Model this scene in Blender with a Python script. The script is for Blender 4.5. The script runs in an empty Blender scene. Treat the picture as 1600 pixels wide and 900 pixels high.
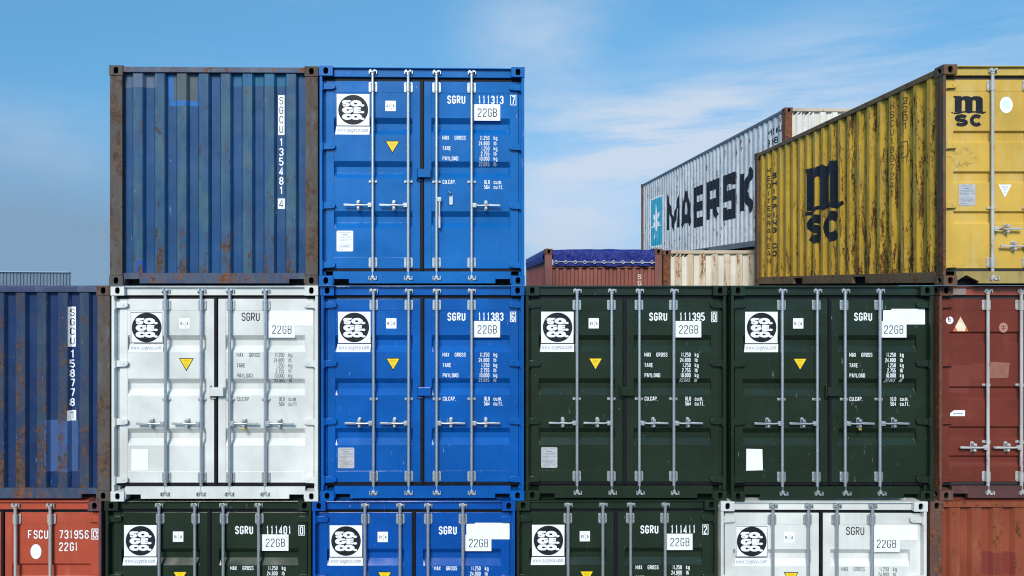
import bpy, bmesh, math, random
from mathutils import Vector, Matrix

random.seed(7)
R = math.radians
SC = bpy.context.scene
COL = SC.collection

# ------------------------------------------------------------------ camera
F_PX, DEPTH, SCALE = 1169.0, 8.992, 130.0        # focal length in photo pixels, distance to the stack, px per metre there
VPX, VPY, CAMZ = 745.0, 446.0, 5.172
cam_d = bpy.data.cameras.new('camera')
cam = bpy.data.objects.new('camera', cam_d)
COL.objects.link(cam)
cam.location = (0, -DEPTH, CAMZ)
cam.rotation_euler = (R(90), 0, 0)
cam_d.sensor_width = 36.0
cam_d.lens = 36.0 * F_PX / 1600.0
cam_d.shift_x = (800.0 - VPX) / 1600.0
cam_d.shift_y = (VPY - 450.0) / 1600.0
cam_d.clip_start = 0.1
cam_d.clip_end = 3000
SC.cycles.filter_width = 1.1
SC.camera = cam

# ------------------------------------------------------------------ sky and sun
SUN_EL, SUN_AZ = 34.0, -15.0        # azimuth: degrees to the right of straight behind the camera
world = bpy.data.worlds.new("World")
SC.world = world
world.use_nodes = True
wn, wl = world.node_tree.nodes, world.node_tree.links
for n in list(wn):
    wn.remove(n)


def wnode(t, **kw):
    n = wn.new(t)
    for k, v in kw.items():
        setattr(n, k, v)
    return n


def wmath(op, a, b=None, c=None):
    n = wnode('ShaderNodeMath', operation=op)
    for i, v in enumerate((a, b, c)):
        if v is None:
            continue
        if isinstance(v, (int, float)):
            n.inputs[i].default_value = v
        else:
            wl.new(v, n.inputs[i])
    return n.outputs[0]


sky = wnode('ShaderNodeTexSky', sky_type='NISHITA')
sky.sun_disc = False
sky.sun_elevation = R(SUN_EL)
sky.sun_rotation = R(180 - SUN_AZ)
sky.altitude = 0
sky.air_density = 1.0
sky.dust_density = 0.35
sky.ozone_density = 2.2
tc = wnode('ShaderNodeTexCoord')
sep = wnode('ShaderNodeSeparateXYZ')
wl.new(tc.outputs['Generated'], sep.inputs[0])
dx, dy, dz = sep.outputs
# clear air: the horizon keeps some of the blue that stands higher up
comb = wnode('ShaderNodeCombineXYZ')
wl.new(dx, comb.inputs[0])
wl.new(dy, comb.inputs[1])
wl.new(wmath('ADD', wmath('MULTIPLY', dz, 0.80), wmath('MULTIPLY', wmath('SUBTRACT', 1.0, wmath('ABSOLUTE', dz)), 0.34)), comb.inputs[2])
nrm = wnode('ShaderNodeVectorMath', operation='NORMALIZE')
wl.new(comb.outputs[0], nrm.inputs[0])
wl.new(nrm.outputs[0], sky.inputs['Vector'])


def wnoise(scale, detail, rough, sx, sy, sz, off=(0, 0, 0)):
    m = wnode('ShaderNodeMapping')
    m.inputs['Scale'].default_value = (sx, sy, sz)
    m.inputs['Location'].default_value = off
    wl.new(tc.outputs['Generated'], m.inputs['Vector'])
    n = wnode('ShaderNodeTexNoise')
    n.inputs['Scale'].default_value = scale
    n.inputs['Detail'].default_value = detail
    n.inputs['Roughness'].default_value = rough
    wl.new(m.outputs[0], n.inputs['Vector'])
    return n.outputs['Fac']


def wsmooth(v, lo, hi):
    n = wnode('ShaderNodeMapRange', interpolation_type='SMOOTHSTEP')
    n.inputs['From Min'].default_value = lo
    n.inputs['From Max'].default_value = hi
    wl.new(v, n.inputs['Value'])
    return n.outputs[0]


def wblob(px, py, rx, rz):
    """soft bank of cloud round the direction of one point of the sky"""
    d = Vector(((px - VPX) / F_PX, 1, (VPY - py) / F_PX)).normalized()
    a = wmath('DIVIDE', wmath('SUBTRACT', dx, d.x), rx)
    b = wmath('DIVIDE', wmath('SUBTRACT', dz, d.z), rz)
    q = wmath('SQRT', wmath('ADD', wmath('MULTIPLY', a, a), wmath('MULTIPLY', b, b)))
    g = wsmooth(q, 1.0, 0.0)
    return wmath('MULTIPLY', g, wsmooth(dy, 0.0, 0.2))


wisps = wsmooth(wnoise(2.2, 8, 0.62, 1.0, 1.0, 3.6, (3.1, 0.4, 1.7)), 0.44, 0.80)
puffs = wsmooth(wnoise(3.4, 7, 0.55, 1.0, 1.0, 2.2, (0.3, 5.2, 2.2)), 0.30, 0.72)
streak = wsmooth(wnoise(3.0, 8, 0.6, 0.9, 1.0, 7.0, (1.3, 2.2, 0.6)), 0.36, 0.72)
banks = wmath('MULTIPLY', wblob(905, 395, 0.26, 0.24), puffs)
banks = wmath('ADD', banks, wmath('MULTIPLY', wblob(1000, 215, 0.30, 0.09), streak))
banks = wmath('ADD', banks, wmath('MULTIPLY', wblob(850, 80, 0.17, 0.14), wmath('MULTIPLY', puffs, 0.75)))
banks = wmath('ADD', banks, wmath('MULTIPLY', wblob(1330, 170, 0.40, 0.17), wmath('MULTIPLY', streak, 0.75)))
banks = wmath('ADD', banks, wmath('MULTIPLY', wblob(60, 190, 0.2, 0.05), wmath('MULTIPLY', puffs, 0.40)))
banks = wmath('ADD', banks, wmath('MULTIPLY', wblob(60, 260, 0.22, 0.06), wmath('MULTIPLY', puffs, 0.45)))
banks = wmath('ADD', banks, wmath('MULTIPLY', wisps, 0.12))
low = wsmooth(dz, 0.30, 0.0)
banks = wmath('ADD', banks, wmath('MULTIPLY', low, 0.10))
cloud = wmath('MINIMUM', banks, 0.92)
tint = wnode('ShaderNodeMix', data_type='RGBA', blend_type='MULTIPLY')
tint.inputs[0].default_value = 1.0
wl.new(sky.outputs[0], tint.inputs[6])
tint.inputs[7].default_value = (0.62, 1.06, 1.08, 1)
wmix = wnode('ShaderNodeMix', data_type='RGBA')
wl.new(cloud, wmix.inputs[0])
wl.new(tint.outputs[2], wmix.inputs[6])
wmix.inputs[7].default_value = (3.3, 3.8, 4.5, 1)
dull = wmath('MINIMUM', wmath('ADD', wmath('MULTIPLY', wblob(0, 480, 0.52, 0.27), 1.25), wmath('MULTIPLY', wsmooth(dz, 0.12, 0.0), 0.2)), 0.9)
wmix2 = wnode('ShaderNodeMix', data_type='RGBA')
wl.new(dull, wmix2.inputs[0])
wl.new(wmix.outputs[2], wmix2.inputs[6])
wmix2.inputs[7].default_value = (1.2, 1.85, 2.65, 1)
bg = wnode('ShaderNodeBackground')
bg.inputs['Strength'].default_value = 0.094
wl.new(wmix2.outputs[2], bg.inputs['Color'])
wo = wnode('ShaderNodeOutputWorld')
wl.new(bg.outputs[0], wo.inputs[0])

sun_d = bpy.data.lights.new('sun', 'SUN')
sun_d.energy = 1.9
sun_d.angle = R(20)
sun_d.color = (1.0, 0.91, 0.80)
sun = bpy.data.objects.new('sun', sun_d)
COL.objects.link(sun)
sdir = Vector((math.sin(R(SUN_AZ)) * math.cos(R(SUN_EL)), -math.cos(R(SUN_AZ)) * math.cos(R(SUN_EL)), math.sin(R(SUN_EL))))
sun.rotation_euler = sdir.to_track_quat('Z', 'Y').to_euler()
sun.location = sdir * 60

vs = SC.view_settings
vs.view_transform = 'Standard'
vs.look = 'None'
vs.gamma = 1.0
vs.use_curve_mapping = False
vs.exposure = 1.0

# ------------------------------------------------------------------ materials
MATS = {}


class NT:
    """tiny node helper"""

    def __init__(self, name):
        self.m = bpy.data.materials.new(name)
        self.m.use_nodes = True
        self.n, self.l = self.m.node_tree.nodes, self.m.node_tree.links
        self.b = self.n['Principled BSDF']
        self.tc = self.n.new('ShaderNodeTexCoord')
        self.sep = self.n.new('ShaderNodeSeparateXYZ')
        self.l.new(self.tc.outputs['Object'], self.sep.inputs[0])

    def put(self, sock, v):
        if isinstance(v, (int, float)):
            sock.default_value = v
        elif isinstance(v, (tuple, list)):
            sock.default_value = (*v, 1) if len(v) == 3 and len(sock.default_value) == 4 else v
        else:
            self.l.new(v, sock)

    def math(self, op, a, b=0.0, clamp=False):
        n = self.n.new('ShaderNodeMath')
        n.operation = op
        n.use_clamp = clamp
        self.put(n.inputs[0], a)
        self.put(n.inputs[1], b)
        return n.outputs[0]

    def noise(self, scale, detail=5, rough=0.55, stretch=(1, 1, 1), off=(0, 0, 0), dist=0.0):
        mp = self.n.new('ShaderNodeMapping')
        mp.inputs['Scale'].default_value = stretch
        mp.inputs['Location'].default_value = off
        self.l.new(self.tc.outputs['Object'], mp.inputs['Vector'])
        n = self.n.new('ShaderNodeTexNoise')
        n.inputs['Scale'].default_value = scale
        n.inputs['Detail'].default_value = detail
        n.inputs['Roughness'].default_value = rough
        n.inputs['Distortion'].default_value = dist
        self.l.new(mp.outputs[0], n.inputs['Vector'])
        return n.outputs['Fac']

    def ramp(self, v, lo, hi, smooth=True):
        n = self.n.new('ShaderNodeMapRange')
        n.interpolation_type = 'SMOOTHSTEP' if smooth else 'LINEAR'
        n.inputs['From Min'].default_value = lo
        n.inputs['From Max'].default_value = hi
        self.put(n.inputs['Value'], v)
        return n.outputs[0]

    def mix(self, f, a, b, mode='MIX'):
        n = self.n.new('ShaderNodeMix')
        n.data_type = 'RGBA'
        n.blend_type = mode
        self.put(n.inputs[0], f)
        self.put(n.inputs[6], a)
        self.put(n.inputs[7], b)
        return n.outputs[2]

    def rect(self, ax, x0, x1, z0, z1, wob=None):
        """mask of a rectangle in the object's own metres; ax is the axis along the wall"""
        u = self.sep.outputs['XYZ'.index(ax)]
        v = self.sep.outputs[2]
        if wob is not None:
            u = self.math('ADD', u, wob)
            v = self.math('ADD', v, wob)
        a = self.math('MULTIPLY', self.math('GREATER_THAN', u, x0), self.math('LESS_THAN', u, x1))
        b = self.math('MULTIPLY', self.math('GREATER_THAN', v, z0), self.math('LESS_THAN', v, z1))
        return self.math('MULTIPLY', a, b)

    def bump(self, h, strength, dist, prev=None):
        n = self.n.new('ShaderNodeBump')
        n.inputs['Strength'].default_value = strength
        n.inputs['Distance'].default_value = dist
        self.l.new(h, n.inputs['Height'])
        if prev is not None:
            self.l.new(prev, n.inputs['Normal'])
        return n.outputs[0]


RUST_A, RUST_B = (0.055, 0.020, 0.010), (0.22, 0.075, 0.022)


def paint(name, base, rough=0.32, seed=0, rust=0.0, fade=0.0, fade_col=None, dents=0.5, streaks=0.25, coat=0.0,
          scale=1.0, outer=None, patches=(), grime=0.3, rust_cols=(RUST_A, RUST_B), spec=0.5, scrapes=0.0, vs_=(1.5, 0.75, 1.3, 0.9), rib=0.12, fvs=(1.6, 0.55), rgrad=()):
    """painted steel: rust 0..1, fade 0..1; outer=(axis, depth) makes the proud ribs of a corrugated wall wear first"""
    key = name
    if key in MATS:
        return MATS[key]
    t = NT(name)
    o = (seed * 3.7, seed * 1.9, seed * 2.3)
    col = t.mix(t.ramp(t.noise(1.3 * scale, 3, 0.6, (1, 1, 1), o), 0.3, 0.7), tuple(c * 0.86 for c in base), tuple(min(1, c * 1.12) for c in base))
    wearmask = None
    if outer is not None:
        ax, y_out, y_in = outer
        wearmask = t.ramp(t.sep.outputs['XYZ'.index(ax)], y_in, y_out, False)
    if fade > 0:
        fc = fade_col or tuple(0.5 * c + 0.12 for c in base)
        f = t.ramp(t.noise(2.6 * scale, 8, 0.68, (fvs[0], fvs[0], fvs[1]), (o[0] + 9, o[1], o[2])), 0.62 - 0.30 * fade, 0.80 - 0.12 * fade)
        if wearmask is not None:
            f = t.math('MULTIPLY', f, t.math('ADD', 0.25, t.math('MULTIPLY', wearmask, 0.75)))
            f = t.math('ADD', f, t.math('MULTIPLY', wearmask, 0.30 * fade), True)
        col = t.mix(t.math('MULTIPLY', f, 0.9), col, fc)
    for ax, x0, x1, z0, z1, pc in patches:
        wob = t.math('MULTIPLY', t.math('SUBTRACT', t.noise(9, 3, 0.6, (1, 1, 1), o), 0.5), 0.03)
        col = t.mix(t.math('MULTIPLY', t.rect(ax, x0, x1, z0, z1, wob), 0.9), col, pc)
    if streaks > 0:
        s = t.ramp(t.noise(14, 5, 0.6, (1.0, 1.0, 0.05), (o[0], o[1] + 4, o[2])), 0.48, 0.78)
        col = t.mix(t.math('MULTIPLY', s, streaks), col, tuple(c * 0.42 + 0.01 for c in base))
    if grime > 0:
        g = t.ramp(t.noise(24, 6, 0.7, (1, 1, 0.6), (o[0] + 2, o[1] + 4, o[2] + 8)), 0.55, 0.80)
        col = t.mix(t.math('MULTIPLY', g, grime), col, tuple(0.45 * c + 0.012 for c in base))
    if scrapes > 0:
        sc_ = t.ramp(t.noise(7, 7, 0.72, (3.2, 3.2, 0.8), (o[0] + 13, o[1], o[2] + 3), 0.4), 0.66 - 0.05 * scrapes, 0.70)
        col = t.mix(t.math('MULTIPLY', sc_, 0.75), col, tuple(min(1, 0.4 * c + 0.28) for c in base))
    rr = rough
    nb = None
    if rust > 0:
        n1 = t.noise(3.2 * scale, 10, 0.72, (vs_[0], vs_[0], vs_[1]), (o[0] + 31, o[1] + 7, o[2]), 0.6)
        n2 = t.noise(11 * scale, 8, 0.75, (vs_[2], vs_[2], vs_[3]), (o[0] + 5, o[1] + 3, o[2] + 1), 0.4)
        s = t.math('ADD', t.math('MULTIPLY', n1, 0.6), t.math('MULTIPLY', n2, 0.4))
        if wearmask is not None:
            s = t.math('ADD', s, t.math('MULTIPLY', t.math('SUBTRACT', wearmask, 0.5), rib))
        for ax, p0, p1, amt in rgrad:         # older wear towards one end or edge
            s = t.math('ADD', s, t.math('MULTIPLY', t.ramp(t.sep.outputs['XYZ'.index(ax)], p0, p1), amt))
        lo = 0.70 - 0.30 * rust
        rm = t.ramp(s, lo, lo + 0.045)
        halo = t.ramp(s, lo - 0.07, lo + 0.02)
        rcol = t.mix(t.ramp(t.noise(16, 6, 0.7, (1, 1, 1), o), 0.35, 0.65), rust_cols[0], rust_cols[1])
        col = t.mix(t.math('MULTIPLY', halo, 0.35), col, tuple(0.5 * a + 0.5 * b for a, b in zip(base, rust_cols[1])))
        col = t.mix(rm, col, rcol)
        rr = t.math('ADD', rough, t.math('MULTIPLY', rm, 0.85 - rough))
        nb = t.bump(rm, 0.35, 0.004)
    nb = t.bump(t.noise(1.9, 2, 0.4, (1, 1, 1), (o[0] + 3, o[1], o[2])), dents, 0.05, nb)
    nb = t.bump(t.noise(160, 2, 0.5), 0.06, 0.002, nb)
    t.l.new(nb, t.b.inputs['Normal'])
    t.put(t.b.inputs['Base Color'], col)
    if not isinstance(rr, (int, float)):
        pass
    rvar = t.math('ADD', rr, t.math('MULTIPLY', t.math('SUBTRACT', t.noise(5, 5, 0.6, (1, 1, 0.4), o), 0.5), 0.5 * rough), True)
    t.put(t.b.inputs['Roughness'], rvar)
    t.b.inputs['Specular IOR Level'].default_value = spec
    MATS[key] = t.m
    return t.m


def plain(name, base, rough=0.5, metal=0.0, var=0.12, scale=9.0, bump=0.0):
    if name in MATS:
        return MATS[name]
    t = NT(name)
    n = t.noise(scale, 6, 0.65)
    t.put(t.b.inputs['Base Color'], t.mix(t.ramp(n, 0.3, 0.7), tuple(c * (1 - var) for c in base), tuple(min(1, c * (1 + var)) for c in base)))
    t.put(t.b.inputs['Roughness'], t.math('ADD', rough - 0.08, t.math('MULTIPLY', n, 0.16)))
    t.b.inputs['Metallic'].default_value = metal
    if bump:
        t.l.new(t.bump(n, bump, 0.004), t.b.inputs['Normal'])
    MATS[name] = t.m
    return t.m


ZINC = plain('zinc', (0.50, 0.52, 0.54), 0.42, 0.75, 0.14, 60)
GASKET = plain('gasket_rubber', (0.008, 0.008, 0.011), 0.55, 0, 0.3, 12)
VOID = plain('painted_hole_shade', (0.006, 0.006, 0.007), 0.9)  # near-black colour paints in the shade deep inside the casting holes
UNDER = plain('underframe_shade', (0.012, 0.012, 0.013), 0.85)  # near-black colour stands in for the shade beneath a container
LET_WHITE = plain('white_lettering', (0.80, 0.82, 0.84), 0.45, 0, 0.06)
LET_BLACK = plain('black_lettering', (0.016, 0.017, 0.022), 0.45, 0, 0.25)
for m_ in (LET_BLACK, GASKET, UNDER, VOID):
    m_.node_tree.nodes['Principled BSDF'].inputs['Specular IOR Level'].default_value = 0.18
LET_GREY = plain('grey_print', (0.20, 0.21, 0.24), 0.5, 0, 0.2)
STICKER = plain('white_sticker', (0.82, 0.83, 0.86), 0.28, 0, 0.04)
YELLOW_ST = plain('yellow_sticker', (0.86, 0.60, 0.012), 0.35, 0, 0.06)
ALU = plain('data_plate_metal', (0.50, 0.49, 0.51), 0.42, 0.25, 0.12, 20)
OFFWHITE_ROD = paint('old_rod_paint', (0.44, 0.43, 0.42), 0.5, 3, rust=0.42, dents=0.1, streaks=0.3)
BEIGE_ROD = paint('beige_rod_paint', (0.42, 0.385, 0.36), 0.5, 5, rust=0.34, dents=0.1, streaks=0.3)
BRASS = plain('brass', (0.62, 0.42, 0.06), 0.35, 0.6)


# ------------------------------------------------------------------ mesh helpers
class MB:
    def __init__(self):
        self.v, self.f, self.mi = [], [], []

    def face(self, pts, mi=0):
        b = len(self.v)
        self.v += [tuple(p) for p in pts]
        self.f.append(tuple(range(b, b + len(pts))))
        self.mi.append(mi)

    def grid(self, rows, mi=0, closed=False):
        """rows of points joined by quads"""
        b = len(self.v)
        n = len(rows[0])
        for r in rows:
            self.v += [tuple(p) for p in r]
        for i in range(len(rows) - 1):
            for j in range(n if closed else n - 1):
                k = (j + 1) % n
                self.f.append((b + i * n + j, b + i * n + k, b + (i + 1) * n + k, b + (i + 1) * n + j))
                self.mi.append(mi)

    def box(self, x0, x1, y0, y1, z0, z1, mi=0):
        b = len(self.v)
        self.v += [(x, y, z) for z in (z0, z1) for y in (y0, y1) for x in (x0, x1)]
        for q in ((0, 2, 3, 1), (4, 5, 7, 6), (0, 1, 5, 4), (2, 6, 7, 3), (0, 4, 6, 2), (1, 3, 7, 5)):
            self.f.append(tuple(b + i for i in q))
            self.mi.append(mi)

    def prism(self, poly, y0, y1, mi=0, axis='y'):
        """polygon in the xz plane (or yz for axis x) given depth"""
        def P(p, d):
            return (p[0], d, p[1]) if axis == 'y' else (d, p[0], p[1])
        n = len(poly)
        b = len(self.v)
        self.v += [P(p, y0) for p in poly] + [P(p, y1) for p in poly]
        self.f.append(tuple(range(b, b + n)))
        self.f.append(tuple(range(b + 2 * n - 1, b + n - 1, -1)))
        self.mi += [mi, mi]
        for i in range(n):
            j = (i + 1) % n
            self.f.append((b + i, b + j, b + n + j, b + n + i))
            self.mi.append(mi)

    def tube(self, path, r, n=10, mi=0, caps=True):
        path = [Vector(p) for p in path]
        rs = r if isinstance(r, (list, tuple)) else [r] * len(path)
        rows = []
        for i, p in enumerate(path):
            d = (path[min(i + 1, len(path) - 1)] - path[max(i - 1, 0)]).normalized()
            a = d.orthogonal().normalized() if abs(d.z) < 0.9 else Vector((1, 0, 0))
            a = (a - d * a.dot(d)).normalized()
            c = d.cross(a)
            rows.append([p + (a * math.cos(2 * math.pi * k / n) + c * math.sin(2 * math.pi * k / n)) * rs[i] for k in range(n)])
        self.grid(rows, mi, True)
        if caps:
            self.face(list(reversed(rows[0])), mi)
            self.face(rows[-1], mi)

    def build(self, name, mats, parent=None, bevel=0.0, smooth=None):
        me = bpy.data.meshes.new(name)
        me.from_pydata(self.v, [], self.f)
        mats = mats if isinstance(mats, (list, tuple)) else [mats]
        for m in mats:
            me.materials.append(m)
        for p, mi in zip(me.polygons, self.mi):
            p.material_index = mi
        bm = bmesh.new()
        bm.from_mesh(me)
        bmesh.ops.recalc_face_normals(bm, faces=bm.faces)
        bm.to_mesh(me)
        bm.free()
        if smooth is not None:
            for p in me.polygons:
                p.use_smooth = True
            me.set_sharp_from_angle(angle=R(smooth))
        ob = bpy.data.objects.new(name, me)
        COL.objects.link(ob)
        if parent is not None:
            ob.parent = parent
        if bevel > 0:
            md = ob.modifiers.new('bevel', 'BEVEL')
            md.width = bevel
            md.segments = 2
            md.limit_method = 'ANGLE'
            md.angle_limit = R(40)
            md.harden_normals = False
        return ob


def thing(name, label, cat, loc, group=None, rotz=0.0):
    o = bpy.data.objects.new(name, None)
    o.empty_display_size = 0.3
    COL.objects.link(o)
    o.location = loc
    o.rotation_euler = (0, 0, rotz)
    o['label'] = label
    o['category'] = cat
    if group:
        o['group'] = group
    return o


# ------------------------------------------------------------------ stroke lettering
def glyph(ch, a, b):
    """centre lines of one character in a unit box; a, b = corner chamfer"""
    loop = [(a, 0), (1 - a, 0), (1, b), (1, 1 - b), (1 - a, 1), (a, 1), (0, 1 - b), (0, b)]
    six = [(1, .80), (1, 1 - b), (1 - a, 1), (a, 1), (0, 1 - b), (0, b), (a, 0), (1 - a, 0), (1, b), (1, .56 - b), (1 - a, .56), (0.02, .56)]
    x = .72
    sloop = [(a, 0), (1 - a, 0), (1, b), (1, x - b), (1 - a, x), (a, x), (0, x - b), (0, b)]
    g = {
        '0': [(loop, 1)], 'O': [(loop, 1)], 'Q': [(loop, 1), ([(.6, .2), (1, 0)], 0)],
        '1': [([(.12, .80), (.58, 1), (.58, 0)], 0)],
        '2': [([(0, .76), (0, 1 - b), (a, 1), (1 - a, 1), (1, 1 - b), (1, .64), (0, .14), (0, 0), (1, 0)], 0)],
        '3': [([(0, .78), (0, 1 - b), (a, 1), (1 - a, 1), (1, 1 - b), (1, .52 + b), (1 - a, .52), (.35, .52)], 0),
              ([(1 - a, .52), (1, .52 - b), (1, b), (1 - a, 0), (a, 0), (0, b), (0, .22)], 0)],
        '4': [([(.72, 0), (.72, 1), (0, .32), (0, .22), (1, .22)], 0)],
        '5': [([(1, 1), (0, 1), (0, .58), (1 - a, .58), (1, .58 - b), (1, b), (1 - a, 0), (a, 0), (0, b), (0, .2)], 0)],
        '6': [(six, 0)], '9': [([(1 - p, 1 - q) for p, q in six], 0)],
        '7': [([(0, 1), (1, 1), (1, .86), (.38, 0)], 0)],
        '8': [([(a, 0), (1 - a, 0), (1, b), (1, .53 - b), (1 - a, .53), (a, .53), (0, .53 - b), (0, b)], 1), ([(a, .53), (.05, .53 + b), (.05, 1 - b), (a, 1), (1 - a, 1), (.95, 1 - b), (.95, .53 + b), (1 - a, .53)], 0)],
        'A': [([(0, 0), (.38, 1), (.62, 1), (1, 0)], 0), ([(.14, .26), (.86, .26)], 0)],
        'B': [([(0, 0), (0, 1), (1 - a, 1), (1, 1 - b), (1, .52 + b), (1 - a, .52), (0, .52)], 0),
              ([(1 - a, .52), (1, .52 - b), (1, b), (1 - a, 0), (0, 0)], 0)],
        'C': [([(1, .72), (1, 1 - b), (1 - a, 1), (a, 1), (0, 1 - b), (0, b), (a, 0), (1 - a, 0), (1, b), (1, .28)], 0)],
        'D': [([(0, 0), (0, 1), (1 - a, 1), (1, 1 - b), (1, b), (1 - a, 0)], 1)],
        'E': [([(1, 1), (0, 1), (0, 0), (1, 0)], 0), ([(0, .5), (.85, .5)], 0)],
        'F': [([(1, 1), (0, 1), (0, 0)], 0), ([(0, .5), (.85, .5)], 0)],
        'G': [([(1, .74), (1, 1 - b), (1 - a, 1), (a, 1), (0, 1 - b), (0, b), (a, 0), (1 - a, 0), (1, b), (1, .48), (.5, .48)], 0)],
        'H': [([(0, 0), (0, 1)], 0), ([(1, 0), (1, 1)], 0), ([(0, .5), (1, .5)], 0)],
        'I': [([(.5, 0), (.5, 1)], 0)],
        'K': [([(0, 0), (0, 1)], 0), ([(1, 1), (.15, .5), (1, 0)], 0)],
        'L': [([(0, 1), (0, 0), (1, 0)], 0)],
        'M': [([(0, 0), (0, 1), (.5, .35), (1, 1), (1, 0)], 0)],
        'N': [([(0, 0), (0, 1), (1, 0), (1, 1)], 0)],
        'P': [([(0, 0), (0, 1), (1 - a, 1), (1, 1 - b), (1, .46 + b), (1 - a, .46), (0, .46)], 0)],
        'R': [([(0, 0), (0, 1), (1 - a, 1), (1, 1 - b), (1, .48 + b), (1 - a, .48), (0, .48)], 0), ([(.45, .48), (1, 0)], 0)],
        'S': [([(1, .76), (1, 1 - b), (1 - a, 1), (a, 1), (0, 1 - b), (0, .52 + b), (a, .52), (1 - a, .52), (1, .52 - b), (1, b), (1 - a, 0), (a, 0), (0, b), (0, .24)], 0)],
        'T': [([(0, 1), (1, 1)], 0), ([(.5, 1), (.5, 0)], 0)],
        'U': [([(0, 1), (0, b), (a, 0), (1 - a, 0), (1, b), (1, 1)], 0)],
        'V': [([(0, 1), (.5, 0), (1, 1)], 0)],
        'X': [([(0, 0), (1, 1)], 0), ([(0, 1), (1, 0)], 0)],
        'Y': [([(0, 1), (.5, .5), (1, 1)], 0), ([(.5, .5), (.5, 0)], 0)],
        'k': [([(0, 0), (0, 1)], 0), ([(.9, x), (.1, .32), (1, 0)], 0)],
        'g': [(sloop, 1), ([(1, x), (1, -.26), (.05, -.26)], 0)],
        'l': [([(.4, 0), (.4, 1)], 0)],
        'b': [([(0, 1), (0, b)], 0), (sloop, 1)],
        'c': [([(1, x - .2), (1, x - b), (1 - a, x), (a, x), (0, x - b), (0, b), (a, 0), (1 - a, 0), (1, b), (1, .2)], 0)],
        'u': [([(0, x), (0, b), (a, 0), (1 - a, 0), (1, b), (1, x)], 0)],
        'm': [([(0, 0), (0, x), (1, x), (1, 0)], 0), ([(.5, x), (.5, 0)], 0)],
        'f': [([(.35, 0), (.35, 1), (.9, 1)], 0), ([(0, x), (.9, x)], 0)],
        't': [([(.35, 1), (.35, 0), (.9, 0)], 0), ([(0, x), (.9, x)], 0)],
        'w': [([(0, x), (.25, 0), (.5, x), (.75, 0), (1, x)], 0)],
        's': [([(1, x), (0, x), (0, x / 2), (1, x / 2), (1, 0), (0, 0)], 0)],
        'o': [(sloop, 1)],
        'e': [([(1, 0), (a, 0), (0, b), (0, x - b), (a, x), (1 - a, x), (1, x - b), (1, x / 2), (0, x / 2)], 0)],
    }
    return g.get(ch, [])


def ribbon(pts, closed, t):
    """flat quads along a centre line with mitred corners"""
    pts = [Vector(p) for p in pts]
    n = len(pts)
    L, Rr = [], []
    for i, p in enumerate(pts):
        a = pts[i - 1] if (i > 0 or closed) else None
        c = pts[(i + 1) % n] if (i < n - 1 or closed) else None
        d0 = (p - a).normalized() if a is not None else None
        d1 = (c - p).normalized() if c is not None else None
        if d0 is None:
            d0 = d1
        if d1 is None:
            d1 = d0
        n0, n1 = Vector((-d0.y, d0.x)), Vector((-d1.y, d1.x))
        m = n0 + n1
        if m.length < 1e-4:
            m = n0
        m.normalize()
        k = min(1.0 / max(0.35, m.dot(n0)), 2.2)
        L.append(p + m * (t / 2 * k))
        Rr.append(p - m * (t / 2 * k))
    out = []
    for i in range(n if closed else n - 1):
        j = (i + 1) % n
        out.append([Rr[i], Rr[j], L[j], L[i]])
    return out


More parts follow.
